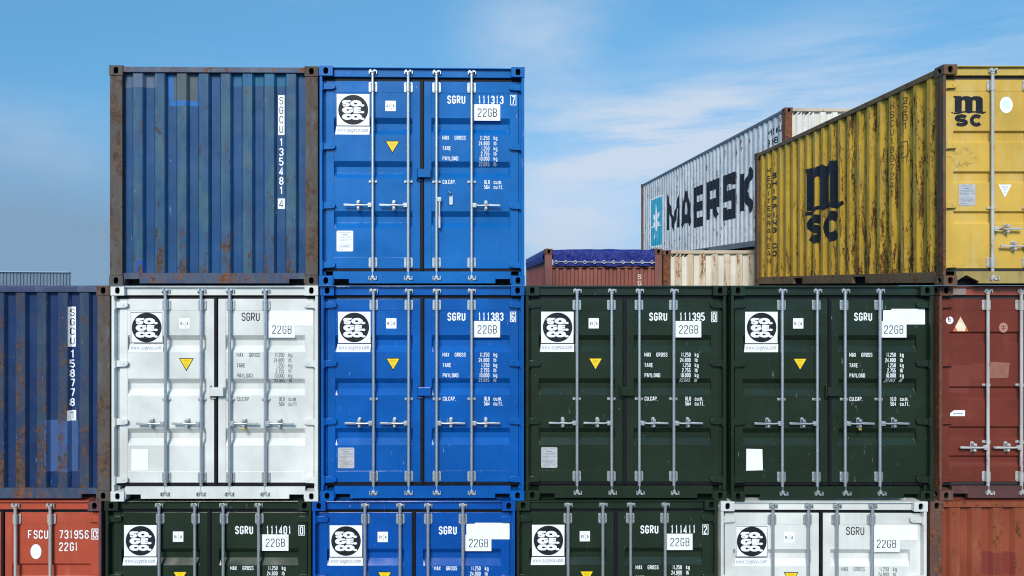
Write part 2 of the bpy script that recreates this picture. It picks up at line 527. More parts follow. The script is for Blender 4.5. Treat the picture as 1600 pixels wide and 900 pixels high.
class Shapes:
    """flat shapes in (u, v) metres: (polygon, material index, height)"""

    def __init__(self):
        self.s = []

    def poly(self, pts, mi=0, h=0.0):
        self.s.append(([Vector(p) for p in pts], mi, h))
        return self

    def rect(self, u0, u1, v0, v1, mi=0, h=0.0):
        return self.poly([(u0, v0), (u1, v0), (u1, v1), (u0, v1)], mi, h)

    def ellipse(self, cu, cv, ru, rv, mi=0, h=0.0, n=28):
        return self.poly([(cu + ru * math.cos(2 * math.pi * k / n), cv + rv * math.sin(2 * math.pi * k / n)) for k in range(n)], mi, h)

    def line(self, pts, t, closed=False, mi=0, h=0.0):
        for k, q in enumerate(ribbon(pts, closed, t)):
            self.poly(q, mi, h + k * 0.00002)
        return self

    def text(self, s, u, v, h, w, gap, t, mi=0, lay=0.0, align='l', slant=0.0, ch=None):
        """one line of characters, v = base line"""
        adv = w + gap
        width = 0
        cells = []
        for c in s:
            if c == '.':
                cells.append((c, width, t))
                width += t + gap
            elif c == ' ':
                width += adv * 0.8
            elif c in 'lI1':
                cells.append((c, width, w * (0.62 if c == '1' else 0.45)))
                width += w * (0.62 if c == '1' else 0.45) + gap
            elif c in 'mwMW':
                cells.append((c, width, w * 1.45))
                width += w * 1.45 + gap
            else:
                cells.append((c, width, w))
                width += adv
        width -= gap
        u0 = u if align == 'l' else (u - width if align == 'r' else u - width / 2)
        cham = ch if ch is not None else 0.24 * w
        for c, x, cw in cells:
            if c == '.':
                self.rect(u0 + x, u0 + x + t, v, v + t, mi, lay)
                continue
            iw, ih = max(cw - t, 1e-4), h - t
            for k, (pts, cl) in enumerate(glyph(c, min(.45, cham / iw), min(.24, cham / ih))):
                P = [(u0 + x + t / 2 + p * iw + slant * (t / 2 + q * ih), v + t / 2 + q * ih) for p, q in pts]
                self.line(P, t, bool(cl), mi, lay + k * 0.0003)
        return width

    def column(self, s, u, v, h, w, gap, t, mi=0, lay=0.0):
        """characters stacked from v downwards, u = centre"""
        for c in s:
            if c != ' ':
                iw, ih = w - t, h - t
                ww = w
                for k, (pts, cl) in enumerate(glyph(c, min(.45, .24 * w / iw), min(.24, .24 * w / ih))):
                    P = [(u - ww / 2 + t / 2 + p * iw, v - h + t / 2 + q * ih) for p, q in pts]
                    self.line(P, t, bool(cl), mi, lay + k * 0.0003)
            v -= h + gap
        return v

    def build(self, name, mats, parent, place, breaks=None, base=0.0022):
        """place(u, v, height) -> local point; breaks = fold lines of a corrugated wall in u"""
        bm = bmesh.new()
        for pts, mi, h in self.s:
            vs_ = [bm.verts.new((p.x, p.y, h)) for p in pts]
            try:
                f = bm.faces.new(vs_)
                f.material_index = mi
            except ValueError:
                pass
        if breaks:
            bmesh.ops.triangulate(bm, faces=bm.faces)
            us = [v.co.x for v in bm.verts]
            lo, hi = min(us), max(us)
            for bx in breaks:
                if lo < bx < hi:
                    bmesh.ops.bisect_plane(bm, geom=list(bm.verts) + list(bm.edges) + list(bm.faces), dist=1e-6,
                                           plane_co=(bx, 0, 0), plane_no=(1, 0, 0))
        for v in bm.verts:
            v.co = Vector(place(v.co.x, v.co.y, base + v.co.z))
        me = bpy.data.meshes.new(name)
        bm.to_mesh(me)
        bm.free()
        for m in (mats if isinstance(mats, (list, tuple)) else [mats]):
            me.materials.append(m)
        ob = bpy.data.objects.new(name, me)
        COL.objects.link(ob)
        ob.parent = parent
        return ob


# ------------------------------------------------------------------ container pieces
def casting(mb, cx, cz, cy, sx, sz, sy):
    """corner fitting: outer corner at (cx, cy, cz); sx, sz, sy point inward"""
    w, d, h = 0.162, 0.178, 0.118
    x0, x1 = sorted((cx, cx + sx * w))
    y0, y1 = sorted((cy, cy + sy * d))
    z0, z1 = sorted((cz, cz + sz * h))
    N = 16

    def holed(org, U, V, du, dv, ru, rv, inn, depth):
        org, U, V, inn = Vector(org), Vector(U), Vector(V), Vector(inn)
        outer, hole = [], []
        for k in range(N):
            a = 2 * math.pi * k / N
            c, s = math.cos(a), math.sin(a)
            m = max(abs(c), abs(s))
            outer.append(org + U * (du / 2 * (1 + c / m)) + V * (dv / 2 * (1 + s / m)))
            e = 0.72
            hole.append(org + U * (du / 2 + ru * math.copysign(abs(c) ** e, c)) + V * (dv / 2 + rv * math.copysign(abs(s) ** e, s)))
        mb.grid([outer, hole], 0, True)
        deep = [p + inn * depth for p in hole]
        mid = [p + inn * 0.022 for p in hole]
        mb.grid([hole, mid], 0, True)
        mb.grid([mid, deep], 1, True)
        mb.face(deep, 1)

    yf, yb = cy, cy + sy * d
    holed((x0, yf, z0), (1, 0, 0), (0, 0, 1), w, h, 0.029, 0.040, (0, sy, 0), 0.09)
    holed((cx, y0, z0), (0, 1, 0), (0, 0, 1), d, h, 0.038, 0.030, (sx, 0, 0), 0.03)
    xi = cx + sx * w
    mb.face([(x0, yb, z0), (x1, yb, z0), (x1, yb, z1), (x0, yb, z1)])
    mb.face([(xi, y0, z0), (xi, y1, z0), (xi, y1, z1), (xi, y0, z1)])
    mb.face([(x0, y0, z1), (x1, y0, z1), (x1, y1, z1), (x0, y1, z1)])
    mb.face([(x0, y0, z0), (x1, y0, z0), (x1, y1, z0), (x0, y1, z0)])


def profile(s0, s1, pitch, flat_out, slope, depth, start_inner=True):
    """corrugation: list of (s, recess) from s0 to s1"""
    flat_in = pitch - flat_out - 2 * slope
    n = max(1, int(round((s1 - s0 - flat_in) / pitch)))
    k = (s1 - s0) / (n * pitch + flat_in)
    pts = []
    s = s0
    for i in range(n):
        pts += [(s, depth), (s + flat_in * k, depth), (s + (flat_in + slope) * k, 0.0), (s + (flat_in + slope + flat_out) * k, 0.0)]
        s += pitch * k
    pts += [(s, depth), (s1, depth)]
    return pts


def recess(prof, s):
    for (a, ra), (b, rb) in zip(prof, prof[1:]):
        if a <= s <= b:
            return ra if b - a < 1e-9 else ra + (rb - ra) * (s - a) / (b - a)
    return prof[0][1] if s < prof[0][0] else prof[-1][1]


class Box:
    """a shipping container being built: local x across, y from front (0) to back (L), z up"""

    def __init__(self, label, X0, X1, z0, H, L, y=0.0, group='stacked shipping containers', rotz=0.0, name='shipping_container'):
        self.W, self.H, self.L = X1 - X0, H, L
        self.root = thing(name, label, 'container', ((X0 + X1) / 2, y, z0), group, rotz)

    def fx(self, f):
        return -self.W / 2 + f * self.W

    def zt(self, d):
        return self.H - d

    def frame(self, body, post=None, cast=None, sill=None, header=None, front='door', rail=None, notch='slot', open_top=False, post_w=0.062):
        W, H, L, r = self.W, self.H, self.L, self.root
        post, cast, sill, header, rail = post or body, cast or body, sill or body, header or body, rail or body
        for sy, cy in ((1, 0.0), (-1, L)):
            for sz, cz in ((1, 0.0), (-1, H)):
                for sx in (1, -1):
                    m = MB()
                    casting(m, -sx * W / 2, cz, cy, sx, sz, sy)
                    m.build('corner_casting', [cast, VOID], r, 0.005)
        for sx in (1, -1):
            m = MB()
            xo = -sx * (W / 2 - 0.004)
            xs = sorted((xo, xo + sx * post_w))
            if front == 'door':
                fl = sorted((xo, xo + sx * 0.034))
                m.box(fl[0], fl[1], 0.012, 0.11, 0.118, H - 0.118)
                m.box(xs[0], xs[1], 0.0905, 0.15, 0.118, H - 0.118)
            else:
                ex = sorted((xo, xo + sx * 0.150))
                m.box(ex[0], ex[1], 0.008, 0.12, 0.118, H - 0.118)
                m.box(xs[0], xs[1], 0.1205, 0.17, 0.118, H - 0.118)
            m.build('corner_post', post, r, 0.006)
            m = MB()
            bx = sorted((xo, xo + sx * 0.10))
            m.box(bx[0], bx[1], L - 0.15, L - 0.008, 0.118, H - 0.118)
            m.build('corner_post', post, r, 0.006)
            # rails along the top and bottom edge of each side
            m = MB()
            tx = sorted((xo + sx * 0.006, xo + sx * 0.06))
            m.box(tx[0], tx[1], 0.178, L - 0.178, H - 0.085, H - 0.012)
            m.build('top_rail', rail, r, 0.006)
            m = MB()
            c, hw = L / 2, 0.18
            gap = min(1.05, L * 0.17)
            poly = [(0.178, 0.03)]
            for k in (-1, 1):
                poly += [(c + k * gap - hw, 0.03), (c + k * gap - hw, 0.125), (c + k * gap + hw, 0.125), (c + k * gap + hw, 0.03)]
            poly += [(L - 0.178, 0.03), (L - 0.178, 0.165), (0.178, 0.165)]
            m.prism(poly, tx[0], tx[1], 0, 'x')
            m.build('bottom_rail', rail, r, 0.004)
        # header and sill
        m = MB()
        if front == 'door':
            m.box(-W / 2 + 0.163, W / 2 - 0.163, 0.055, 0.16, H - 0.117, H - 0.010)
            m.box(-W / 2 + 0.163, W / 2 - 0.163, 0.020, 0.055, H - 0.022, H - 0.010)
        elif not open_top:
            m.box(-W / 2 + 0.163, W / 2 - 0.163, 0.012, 0.12, H - 0.078, H - 0.012)
        else:
            m.box(-W / 2 + 0.163, W / 2 - 0.163, 0.012, 0.12, H - 0.40, H - 0.335)
        m.build('header', header, r, 0.005)
        m = MB()
        a, b = -W / 2 + 0.163, W / 2 - 0.163
        zs = 0.168 if front == 'door' else 0.150
        zb = 0.026
        if notch == 'tent':
            poly = [(a, zb), (a + 0.0, 0.05), (a + 0.12, 0.125), (a + 0.27, 0.05), (a + 0.27, zb), (b, zb), (b, zs), (a, zs)]
        else:
            poly = [(a + 0.012, zb), (a + 0.012, 0.078), (a + 0.19, 0.078), (a + 0.19, zb), (b - 0.19, zb), (b - 0.19, 0.078), (b - 0.012, 0.078),
                    (b - 0.012, zb), (b, zb), (b, zs), (a, zs), (a, zb)]
        m.prism(poly, 0.022, 0.06)
        m.build('sill', sill, r, 0.0)
        m = MB()
        m.box(-W / 2 + 0.075, W / 2 - 0.075, 0.16, L - 0.16, 0.0006, 0.15)  # solid block added to shut out sky between rows and darken the notches
        m.build('underframe_light_block', UNDER, r)
        if not open_top:
            m = MB()
            m.box(-W / 2 + 0.06, W / 2 - 0.06, 0.165, L - 0.12, H - 0.055, H - 0.0006)
            m.build('roof_panel', rail, r)
        m = MB()
        pr = profile(-W / 2 + 0.10, W / 2 - 0.10, 0.257, 0.105, 0.03, 0.04)
        m.grid([[(x, L - 0.03 - d, z) for x, d in pr] for z in (0.12, H - (0.05 if not open_top else 0.35))])
        m.build('back_wall', body, r)

    def sides(self, mat, pitch=0.278, depth=0.036, top=None):
        W, H, L = self.W, self.H, self.L
        self.sp = profile(0.15, L - 0.15, pitch, 0.072, 0.068, depth)
        for sx in (1, -1):
            m = MB()
            x0 = -sx * (W / 2 - 0.018)
            zt = top if top is not None else H - 0.05
            zs = [0.14, zt]
            m.grid([[(x0 + sx * d, s, z) for s, d in self.sp] for z in zs])
            m.build('side_wall', mat, self.root)

    def place_left(self, eps=0.0):
        W = self.W
        return lambda u, v, h: (-(W / 2 - 0.018) + recess(self.sp, -u) - h, -u, v)

    def end_wall(self, mat, pitch=0.257, depth=0.045, flat=0.105, slope=0.03, top=None, bottom=0.148):
        W, H = self.W, self.H
        self.ep = profile(-W / 2 + 0.152, W / 2 - 0.152, pitch, flat, slope, depth)
        m = MB()
        zt = H - 0.07 if top is None else top
        m.grid([[(x, 0.030 + d, z) for x, d in self.ep] for z in (bottom, zt)])
        self.end = m.build('end_wall', mat, self.root)

    def place_end(self):
        return lambda u, v, h: (u, 0.030 + recess(self.ep, u) - h, v)

    DOOR_Y = 0.078

    def place_door(self):
        return lambda u, v, h: (u, self.face_y(v, u) - h, v)

    def face_y(self, z, x):
        """depth of the door skin at a height (recessed inside the grooves)"""
        y = self.DOOR_Y
        for (x0, x1) in self.panels:
            if x0 < x < x1:
                y = self.DOOR_Y + 0.004
        return y

    def doors(self, body, rods_mat, grooves, depth, rods=(.258, .431, .569, .741), handles=None, lock=True, hinge_mat=None,
              gasket=None, hinges=(.232, .942, 1.643, 2.345), span=(0.0, 1.0), hz=1.66, midz=(1.375,)):
        W, H, r = self.W, self.H, self.root
        gasket = gasket or GASKET
        hinge_mat = hinge_mat or body
        dz1, dz0 = H - 0.160, 0.205
        Y = self.DOOR_Y
        self.panels = []
        doors = []
        for k, (f0, f1, p0, p1) in enumerate(((.029, .488, .068, .450), (.508, .972, .544, .931))):
            x0, x1, q0, q1 = self.fx(f0), self.fx(f1), self.fx(p0), self.fx(p1)
            self.panels.append((q0, q1))
            m = MB()
            zt, zb = H - 0.300, 0.340
            m.box(x0, q0, Y, Y + 0.065, dz0, dz1)
            m.box(q1, x1, Y, Y + 0.065, dz0, dz1)
            m.box(q0, q1, Y + 0.001, Y + 0.06, zt, dz1)
            m.box(q0, q1, Y + 0.001, Y + 0.06, dz0, zb)
            prof = [(zt, Y + 0.004)]
            for (g0, s1, fl, s2) in grooves:
                a = H - g0
                prof += [(a, Y + 0.004), (a - s1, Y + 0.004 + depth), (a - s1 - fl, Y + 0.004 + depth), (a - s1 - fl - s2, Y + 0.004)]
            prof += [(zb, Y + 0.004)]
            e = depth * 0.5
            rows = []
            for z, y in prof:
                dd = y - (Y + 0.004)
                rows.append([(q0, Y + 0.004 if dd == 0 else y - dd * 0.35, z), (q0 + e, y, z), ((q0 + q1) / 2, y, z), (q1 - e, y, z), (q1, Y + 0.004 if dd == 0 else y - dd * 0.35, z)])
            m.grid(rows)
            d = m.build('door', body, r, 0.003)
            doors.append(d)
            # hinges belong to the door they carry
            s = -1 if k == 0 else 1
            for hd in hinges:
                hm = MB()
                zc = H - hd * (H / 2.59)
                xk = s * (W / 2 - 0.034)
                hm.tube([(xk, 0.030, zc - 0.052), (xk, 0.030, zc + 0.052)], 0.017, 10)
                tip = s * (W / 2 - 0.185)
                pts = [(xk, zc - 0.040), (xk, zc + 0.040), (tip + s * 0.03, zc + 0.034), (tip, zc + 0.020), (tip, zc - 0.020), (tip + s * 0.03, zc - 0.034)]
                hm.prism(pts, 0.038, 0.060)
                hm.prism([(xk - s * 0.055, zc - 0.036), (xk - s * 0.055, zc + 0.036), (tip + s * 0.015, zc + 0.026), (tip + s * 0.015, zc - 0.026)], 0.060, Y + 0.002)
                hm.tube([(tip + s * 0.05, 0.030, zc), (tip + s * 0.05, 0.039, zc)], 0.009, 8)
                hm.build('hinge', hinge_mat, d, 0.004, 35)
        g = MB()
        yb = Y + 0.022
        xa, xb = self.fx(0) + 0.036, self.fx(1) - 0.036
        g.box(xa, xb, yb - 0.012, yb + 0.05, dz1 - 0.002, H - 0.1185)
        g.box(xa, xb, yb - 0.012, yb + 0.05, 0.166, dz0 + 0.002)
        g.box(xa, self.fx(.029) + 0.003, yb, yb + 0.05, dz0 + 0.003, dz1 - 0.003)
        g.box(self.fx(.972) - 0.003, xb, yb, yb + 0.05, dz0 + 0.003, dz1 - 0.003)
        g.box(self.fx(.488) - 0.003, self.fx(.508) + 0.003, yb - 0.016, yb + 0.05, dz0 + 0.003, dz1 - 0.003)
        cxm = self.fx(.498)
        g.box(cxm - 0.014, cxm + 0.014, yb - 0.034, yb - 0.0165, dz0 - 0.02, dz1 + 0.02)
        g.build('door_gasket', gasket, r, 0.003)
        # locking rods with brackets, cams and handles
        ry, rr = 0.040, 0.0185
        handles = handles if handles is not None else [(-1, hz, 0), (-1, hz, 0), (1, hz, 0), (1, hz, 0)]
        for i, f in enumerate(rods):
            x = self.fx(f)
            if not (span[0] <= f <= span[1]):
                continue
            m = MB()
            zt, zb = H - 0.075, 0.085
            m.tube([(x, ry, zb), (x, ry, zt)], rr, 14)
            rod = m.build('locking_rod', rods_mat, r, 0, 40)
            for zc, hh, ww in ((H - 0.235, 0.062, 0.052), (0.275, 0.062, 0.052)):
                b = MB()
                c = 0.012
                for s in (-1, 1):
                    xi, xo = x + s * 0.024, x + s * ww
                    pts = [(xi, zc - hh), (xo - s * c, zc - hh), (xo, zc - hh + c), (xo, zc + hh - c), (xo - s * c, zc + hh), (xi, zc + hh)]
                    b.prism(pts, Y - 0.012, Y - 0.002)
                    for q in (-1, 1):
                        b.tube([(x + s * 0.038, Y - 0.020, zc + q * 0.038), (x + s * 0.038, Y - 0.011, zc + q * 0.038)], 0.007, 6)
                b.prism([(x - 0.0235, zc - hh), (x + 0.0235, zc - hh), (x + 0.0235, zc + hh), (x - 0.0235, zc + hh)], ry + 0.004, Y - 0.003)
                b.tube([(x, ry, zc - hh), (x, ry, zc + hh)], 0.0245, 14)
                b.build('rod_bracket', rods_mat, rod, 0.002, 40)
            for md in midz:
                b = MB()
                zc = H - md
                b.box(x - 0.050, x + 0.050, Y - 0.012, Y - 0.002, zc - 0.015, zc + 0.015)
                b.tube([(x, ry, zc - 0.017), (x, ry, zc + 0.017)], 0.024, 12)
                for s in (-1, 1):
                    b.tube([(x + s * 0.036, Y - 0.022, zc), (x + s * 0.036, Y - 0.011, zc)], 0.008, 6)
                b.build('rod_bracket', rods_mat, rod, 0.002, 40)
            for zc, s in ((H - 0.066, 1), (0.088, -1)):
                b = MB()
                b.tube([(x, ry, zc - 0.036), (x, ry, zc + 0.004)] if s > 0 else [(x, ry, zc - 0.004), (x, ry, zc + 0.036)], 0.025, 12)
                b.tube([(x, ry, zc - 0.008), (x, ry, zc + 0.008)], 0.034, 10)
                b.box(x + 0.010, x + 0.040, 0.008, 0.042, zc + s * 0.004, zc + s * 0.026)
                b.box(x - 0.036, x - 0.012, 0.014, 0.046, zc - 0.002, zc + s * 0.030)
                b.build('cam', rods_mat, rod, 0.003, 40)
                b = MB()
                yk = 0.055 if s > 0 else 0.022
                y0 = yk - 0.030
                b.box(x - 0.046, x - 0.034, y0, yk + 0.001, zc - 0.020, zc + 0.022)
                b.box(x + 0.042, x + 0.054, y0, yk + 0.001, zc - 0.020, zc + 0.022)
                b.box(x - 0.020, x + 0.020, yk - 0.008, yk + 0.001, zc + 0.009, zc + 0.024)
                b.build('cam_keeper', rods_mat, rod, 0.002)
            hd = handles[i]
            if hd is None:
                continue
            s, zd, state = hd
            zc = H - zd
            hb = MB()
            hb.box(min(x + s * 0.010, x + s * 0.058), max(x + s * 0.010, x + s * 0.058), 0.012, 0.048, zc - 0.027, zc + 0.027)
            hb.tube([(x + s * 0.040, 0.004, zc), (x + s * 0.040, 0.014, zc)], 0.011, 8)
            if state == 0:
                hb.tube([(x + s * 0.055, 0.030, zc), (x + s * 0.10, 0.026, zc - 0.004), (x + s * 0.15, 0.026, zc - 0.002), (x + s * 0.215, 0.026, zc)], [.013, .012, .014, .012], 8)
                g0, g1 = sorted((x + s * 0.205, x + s * 0.345))
                hb.prism([(g0, zc - 0.011), (g1, zc - 0.013), (g1, zc + 0.010), (g0, zc + 0.015)], 0.014, 0.034)
            else:                                           # unlatched, hanging straight down
                xh = x + s * 0.036
                hb.tube([(xh, 0.028, zc - 0.02), (xh, 0.024, zc - 0.12), (xh, 0.024, zc - 0.22)], [.014, .013, .013], 8)
                hb.prism([(xh - 0.013, zc - 0.345), (xh + 0.013, zc - 0.345), (xh + 0.012, zc - 0.20), (xh - 0.012, zc - 0.20)], 0.014, 0.034)
            hb.build('handle', rods_mat, rod, 0.003, 40)
            cx = x + s * (0.172 if state == 0 else 0.175)
            cm = MB()
            pts = []
            for k in range(8):
                a = math.pi * k / 7
                pts.append((cx + 0.022 * math.cos(a), zc + 0.043 + 0.022 * math.sin(a)))
            for k in range(8):
                a = math.pi + math.pi * k / 7
                pts.append((cx + 0.022 * math.cos(a), zc - 0.043 + 0.022 * math.sin(a)))
            cm.prism(pts, Y - 0.014, Y - 0.002)
            if state == 0:
                cm.box(cx - 0.018, cx + 0.018, 0.006, Y - 0.012, zc + 0.016, zc + 0.050)
                cm.box(cx - 0.014, cx + 0.014, 0.010, Y - 0.012, zc - 0.046, zc - 0.018)
                cm.tube([(cx, 0.002, zc + 0.034), (cx, 0.010, zc + 0.034)], 0.009, 8)
            else:
                cm.tube([(cx, 0.066, zc + 0.055), (cx - 0.012, 0.02, zc + 0.078), (cx - 0.035, 0.016, zc + 0.088)], [.014, .014, .016], 8)
            cm.build('handle_catch', rods_mat, rod, 0.002, 40)
        if lock:
            m = MB()
            x0, x1 = self.fx(.470), self.fx(.541)
            z1, z0 = H - 1.212, H - 1.340
            m.box(x0 + 0.018, x1, 0.008, 0.074, z0 + 0.012, z1 - 0.014)
            m.box(x0, x0 + 0.016, 0.022, 0.0765, z0 - 0.012, z1 + 0.010)
            m.box(x0, x0 + 0.075, 0.050, 0.0765, z0 - 0.024, z0 - 0.013)
            m.build('lock_box', body, r, 0.006)


G_NEW = ((.600, .065, .065, .075), (1.125, .065, .065, .075), (1.727, .065, .065, .078))
LINE = 0.0


def logo_sticker(b, x0, y_top, size, border):
    """white square with the round emblem of three rows of fat letters"""
    s = Shapes()
    P = b.place_door()
    w = size
    k = w / 0.400
    z1 = b.zt(y_top)
    z0 = z1 - 0.385 * k
    j = random.uniform(-.004, .004)
    s.poly([(x0 + .004 + j, z0), (x0 + w + j, z0), (x0 + w, z1), (x0, z1)], 0, 0)
    if border:
        s.line([(x0 + .012 + j, z0 + .008), (x0 + w - .008 + j, z0 + .008), (x0 + w - .010, z1 - .008), (x0 + .008, z1 - .008)], 0.006, True, 1, .0004)
    st = s.build('logo_sticker', [STICKER, LET_BLACK], b.root, P)
    e = Shapes()
    cx, cz, r = x0 + w * .505, (z0 + z1) / 2, 0.182 * k
    q = r / 268.0

    def U(px):
        return cx + (px - 384) * q

    def V(py):
        return cz - (py - 372) * q
    e.ellipse(cx, cz, r, r * 1.0, 0, .0006, 48)

    def el(px, py, rx, ry, mi, h):
        e.ellipse(U(px), V(py), rx * q, ry * q, mi, h)

    def bar(xa, ya, xb, yb, t, mi, h):
        e.line([(U(xa), V(ya)), (U(xb), V(yb))], t * q, False, mi, h)
    h1, h2 = .0012, .0020
    # S O .
    el(245, 236, 62, 37, 1, h1)
    el(258, 280, 66, 36, 1, h1 + .0001)
    e.poly([(U(205), V(312)), (U(300), V(312)), (U(318), V(268)), (U(205), V(240))], 1, h1 + .0002)
    e.poly([(U(230), V(202)), (U(345), V(202)), (U(322), V(240)), (U(230), V(250))], 1, h1 + .00025)
    bar(262, 246, 335, 238, 9, 0, h2)
    bar(186, 270, 258, 280, 9, 0, h2 + .0001)
    el(432, 258, 104, 58, 1, h1 + .0003)
    el(427, 260, 30, 17, 0, h2)
    el(548, 293, 36, 21, 1, h1 + .0004)
    # G E .
    el(272, 378, 86, 57, 1, h1)
    e.poly([(U(290), V(322)), (U(372), V(330)), (U(384), V(400)), (U(330), V(432))], 1, h1 + .0001)
    el(284, 378, 20, 15, 0, h2)
    bar(284, 366, 386, 358, 9, 0, h2 + .0001)
    e.poly([(U(388), V(432)), (U(512), V(432)), (U(522), V(326)), (U(388), V(326))], 1, h1 + .0003)
    bar(462, 362, 524, 362, 8, 0, h2 + .0002)
    bar(462, 398, 524, 398, 8, 0, h2 + .0003)
    bar(387, 326, 387, 432, 5, 0, h2 + .0004)
    el(548, 414, 36, 21, 1, h1 + .0004)
    # C O .
    el(270, 497, 86, 56, 1, h1)
    e.poly([(U(280), V(442)), (U(345), V(446)), (U(340), V(548)), (U(280), V(552))], 1, h1 + .0001)
    el(296, 497, 28, 16, 0, h2)
    bar(300, 497, 350, 497, 8, 0, h2 + .0001)
    el(434, 497, 104, 56, 1, h1 + .0003)
    el(428, 498, 30, 16, 0, h2)
    el(549, 533, 36, 20, 1, h1 + .0004)
    for yy in (318, 439):
        bar(200, yy, 520, yy, 5, 0, h2 + .0005)
    e.build('emblem_lettering', [LET_BLACK, STICKER], st, P)
    # web address strip below
    u = Shapes()
    jj = random.uniform(-.008, .008)
    u.poly([(x0 - .012 * k + jj, z0 - .110 * k), (x0 + w + jj + .004, z0 - .110 * k), (x0 + w + .006, z0 - .012 * k), (x0 - .004, z0 - .012 * k)], 0, .0001)
    u.text('www.sogeco.com', x0 + .008, z0 - .078 * k, .050 * k, .0195 * k, .0068 * k, .0052 * k, 1, .0006, 'l', .18)
    u.build('web_address_lettering', [STICKER, LET_GREY], b.root, P)


def class_sticker(b):
    s = Shapes()
    x0, x1, z1, z0 = b.fx(.318), b.fx(.369), b.zt(.395), b.zt(.520)
    s.rect(x0, x1, z0, z1)
    w = x1 - x0
    s.text('RI', x0 + w * .12, z0 + .040, .038, .020, .008, .0055, 1, .0005)
    s.text('A', x0 + w * .70, z0 + .040, .038, .022, .006, .0055, 1, .0005)
    xm = x0 + w * .56
    s.line([(xm - .004, z0 + .092), (xm + .008, z0 + .062)], .004, False, 1, .0005)
    s.line([(xm - .006, z0 + .055), (xm + .006, z0 + .022)], .004, False, 1, .0006)
    s.build('square_sticker', [STICKER, LET_BLACK], b.root, b.place_door())


def warning_triangle(b):
    s = Shapes()
    x0, x1, z1, z0 = b.fx(.3165), b.fx(.389), b.zt(.878), b.zt(1.035)
    xm = (x0 + x1) / 2
    s.poly([(x0, z1), (xm, z0), (x1, z1)], 1, 0)
    s.poly([(x0 + .014, z1 - .009), (xm, z0 + .020), (x1 - .014, z1 - .009)], 0, .0004)
    for k, hw in enumerate((.05, .044, .036, .03, .022, .014)):
        zz = z1 - .030 - k * .015
        s.line([(xm - hw * .75, zz), (xm + hw * .75, zz)], .0035, False, 2, .0008)
    s.build('warning_triangle', [YELLOW_ST, LET_BLACK, plain('ochre_print', (0.45, 0.27, 0.01), 0.5)], b.root, b.place_door())


def data_plate(b, f0=.080, f1=.161, d0=1.965, d1=2.215, mat=None):
    m = mat or ALU
    s = Shapes()
    x0, x1, z1, z0 = b.fx(f0), b.fx(f1), b.zt(d0), b.zt(d1)
    mb = MB()
    c = .010
    mb.prism([(x0 + c, z0), (x1 - c, z0), (x1, z0 + c), (x1, z1 - c), (x1 - c, z1), (x0 + c, z1), (x0, z1 - c), (x0, z0 + c)], b.DOOR_Y - .0005, b.DOOR_Y + .003)
    pl = mb.build('data_plate', m, b.root)
    w = x1 - x0
    rnd = random.Random(3)
    for zz, a, e, t in ((.92, .15, .85, .005), (.80, .32, .68, .011), (.70, .1, .9, .004), (.56, .1, .95, .004), (.52, .1, .7, .003), (.36, .1, .85, .004), (.30, .1, .9, .004), (.25, .25, .75, .007), (.18, .1, .9, .003), (.10, .1, .5, .003)):
        zc = z0 + zz * (z1 - z0)
        x = x0 + a * w
        while x < x0 + e * w:
            l_ = rnd.uniform(.010, .032)
            s.rect(x, min(x + l_, x0 + e * w), zc - t / 2, zc + t / 2)
            x += l_ + .006
    s.rect(x0 + .02, x1 - .02, z0 + .655 * (z1 - z0), z0 + .662 * (z1 - z0), 0, .0002)
    s.build('plate_print', LET_GREY, pl, lambda u, v, h: (u, b.DOOR_Y - .0005 - h, v), base=.0008)


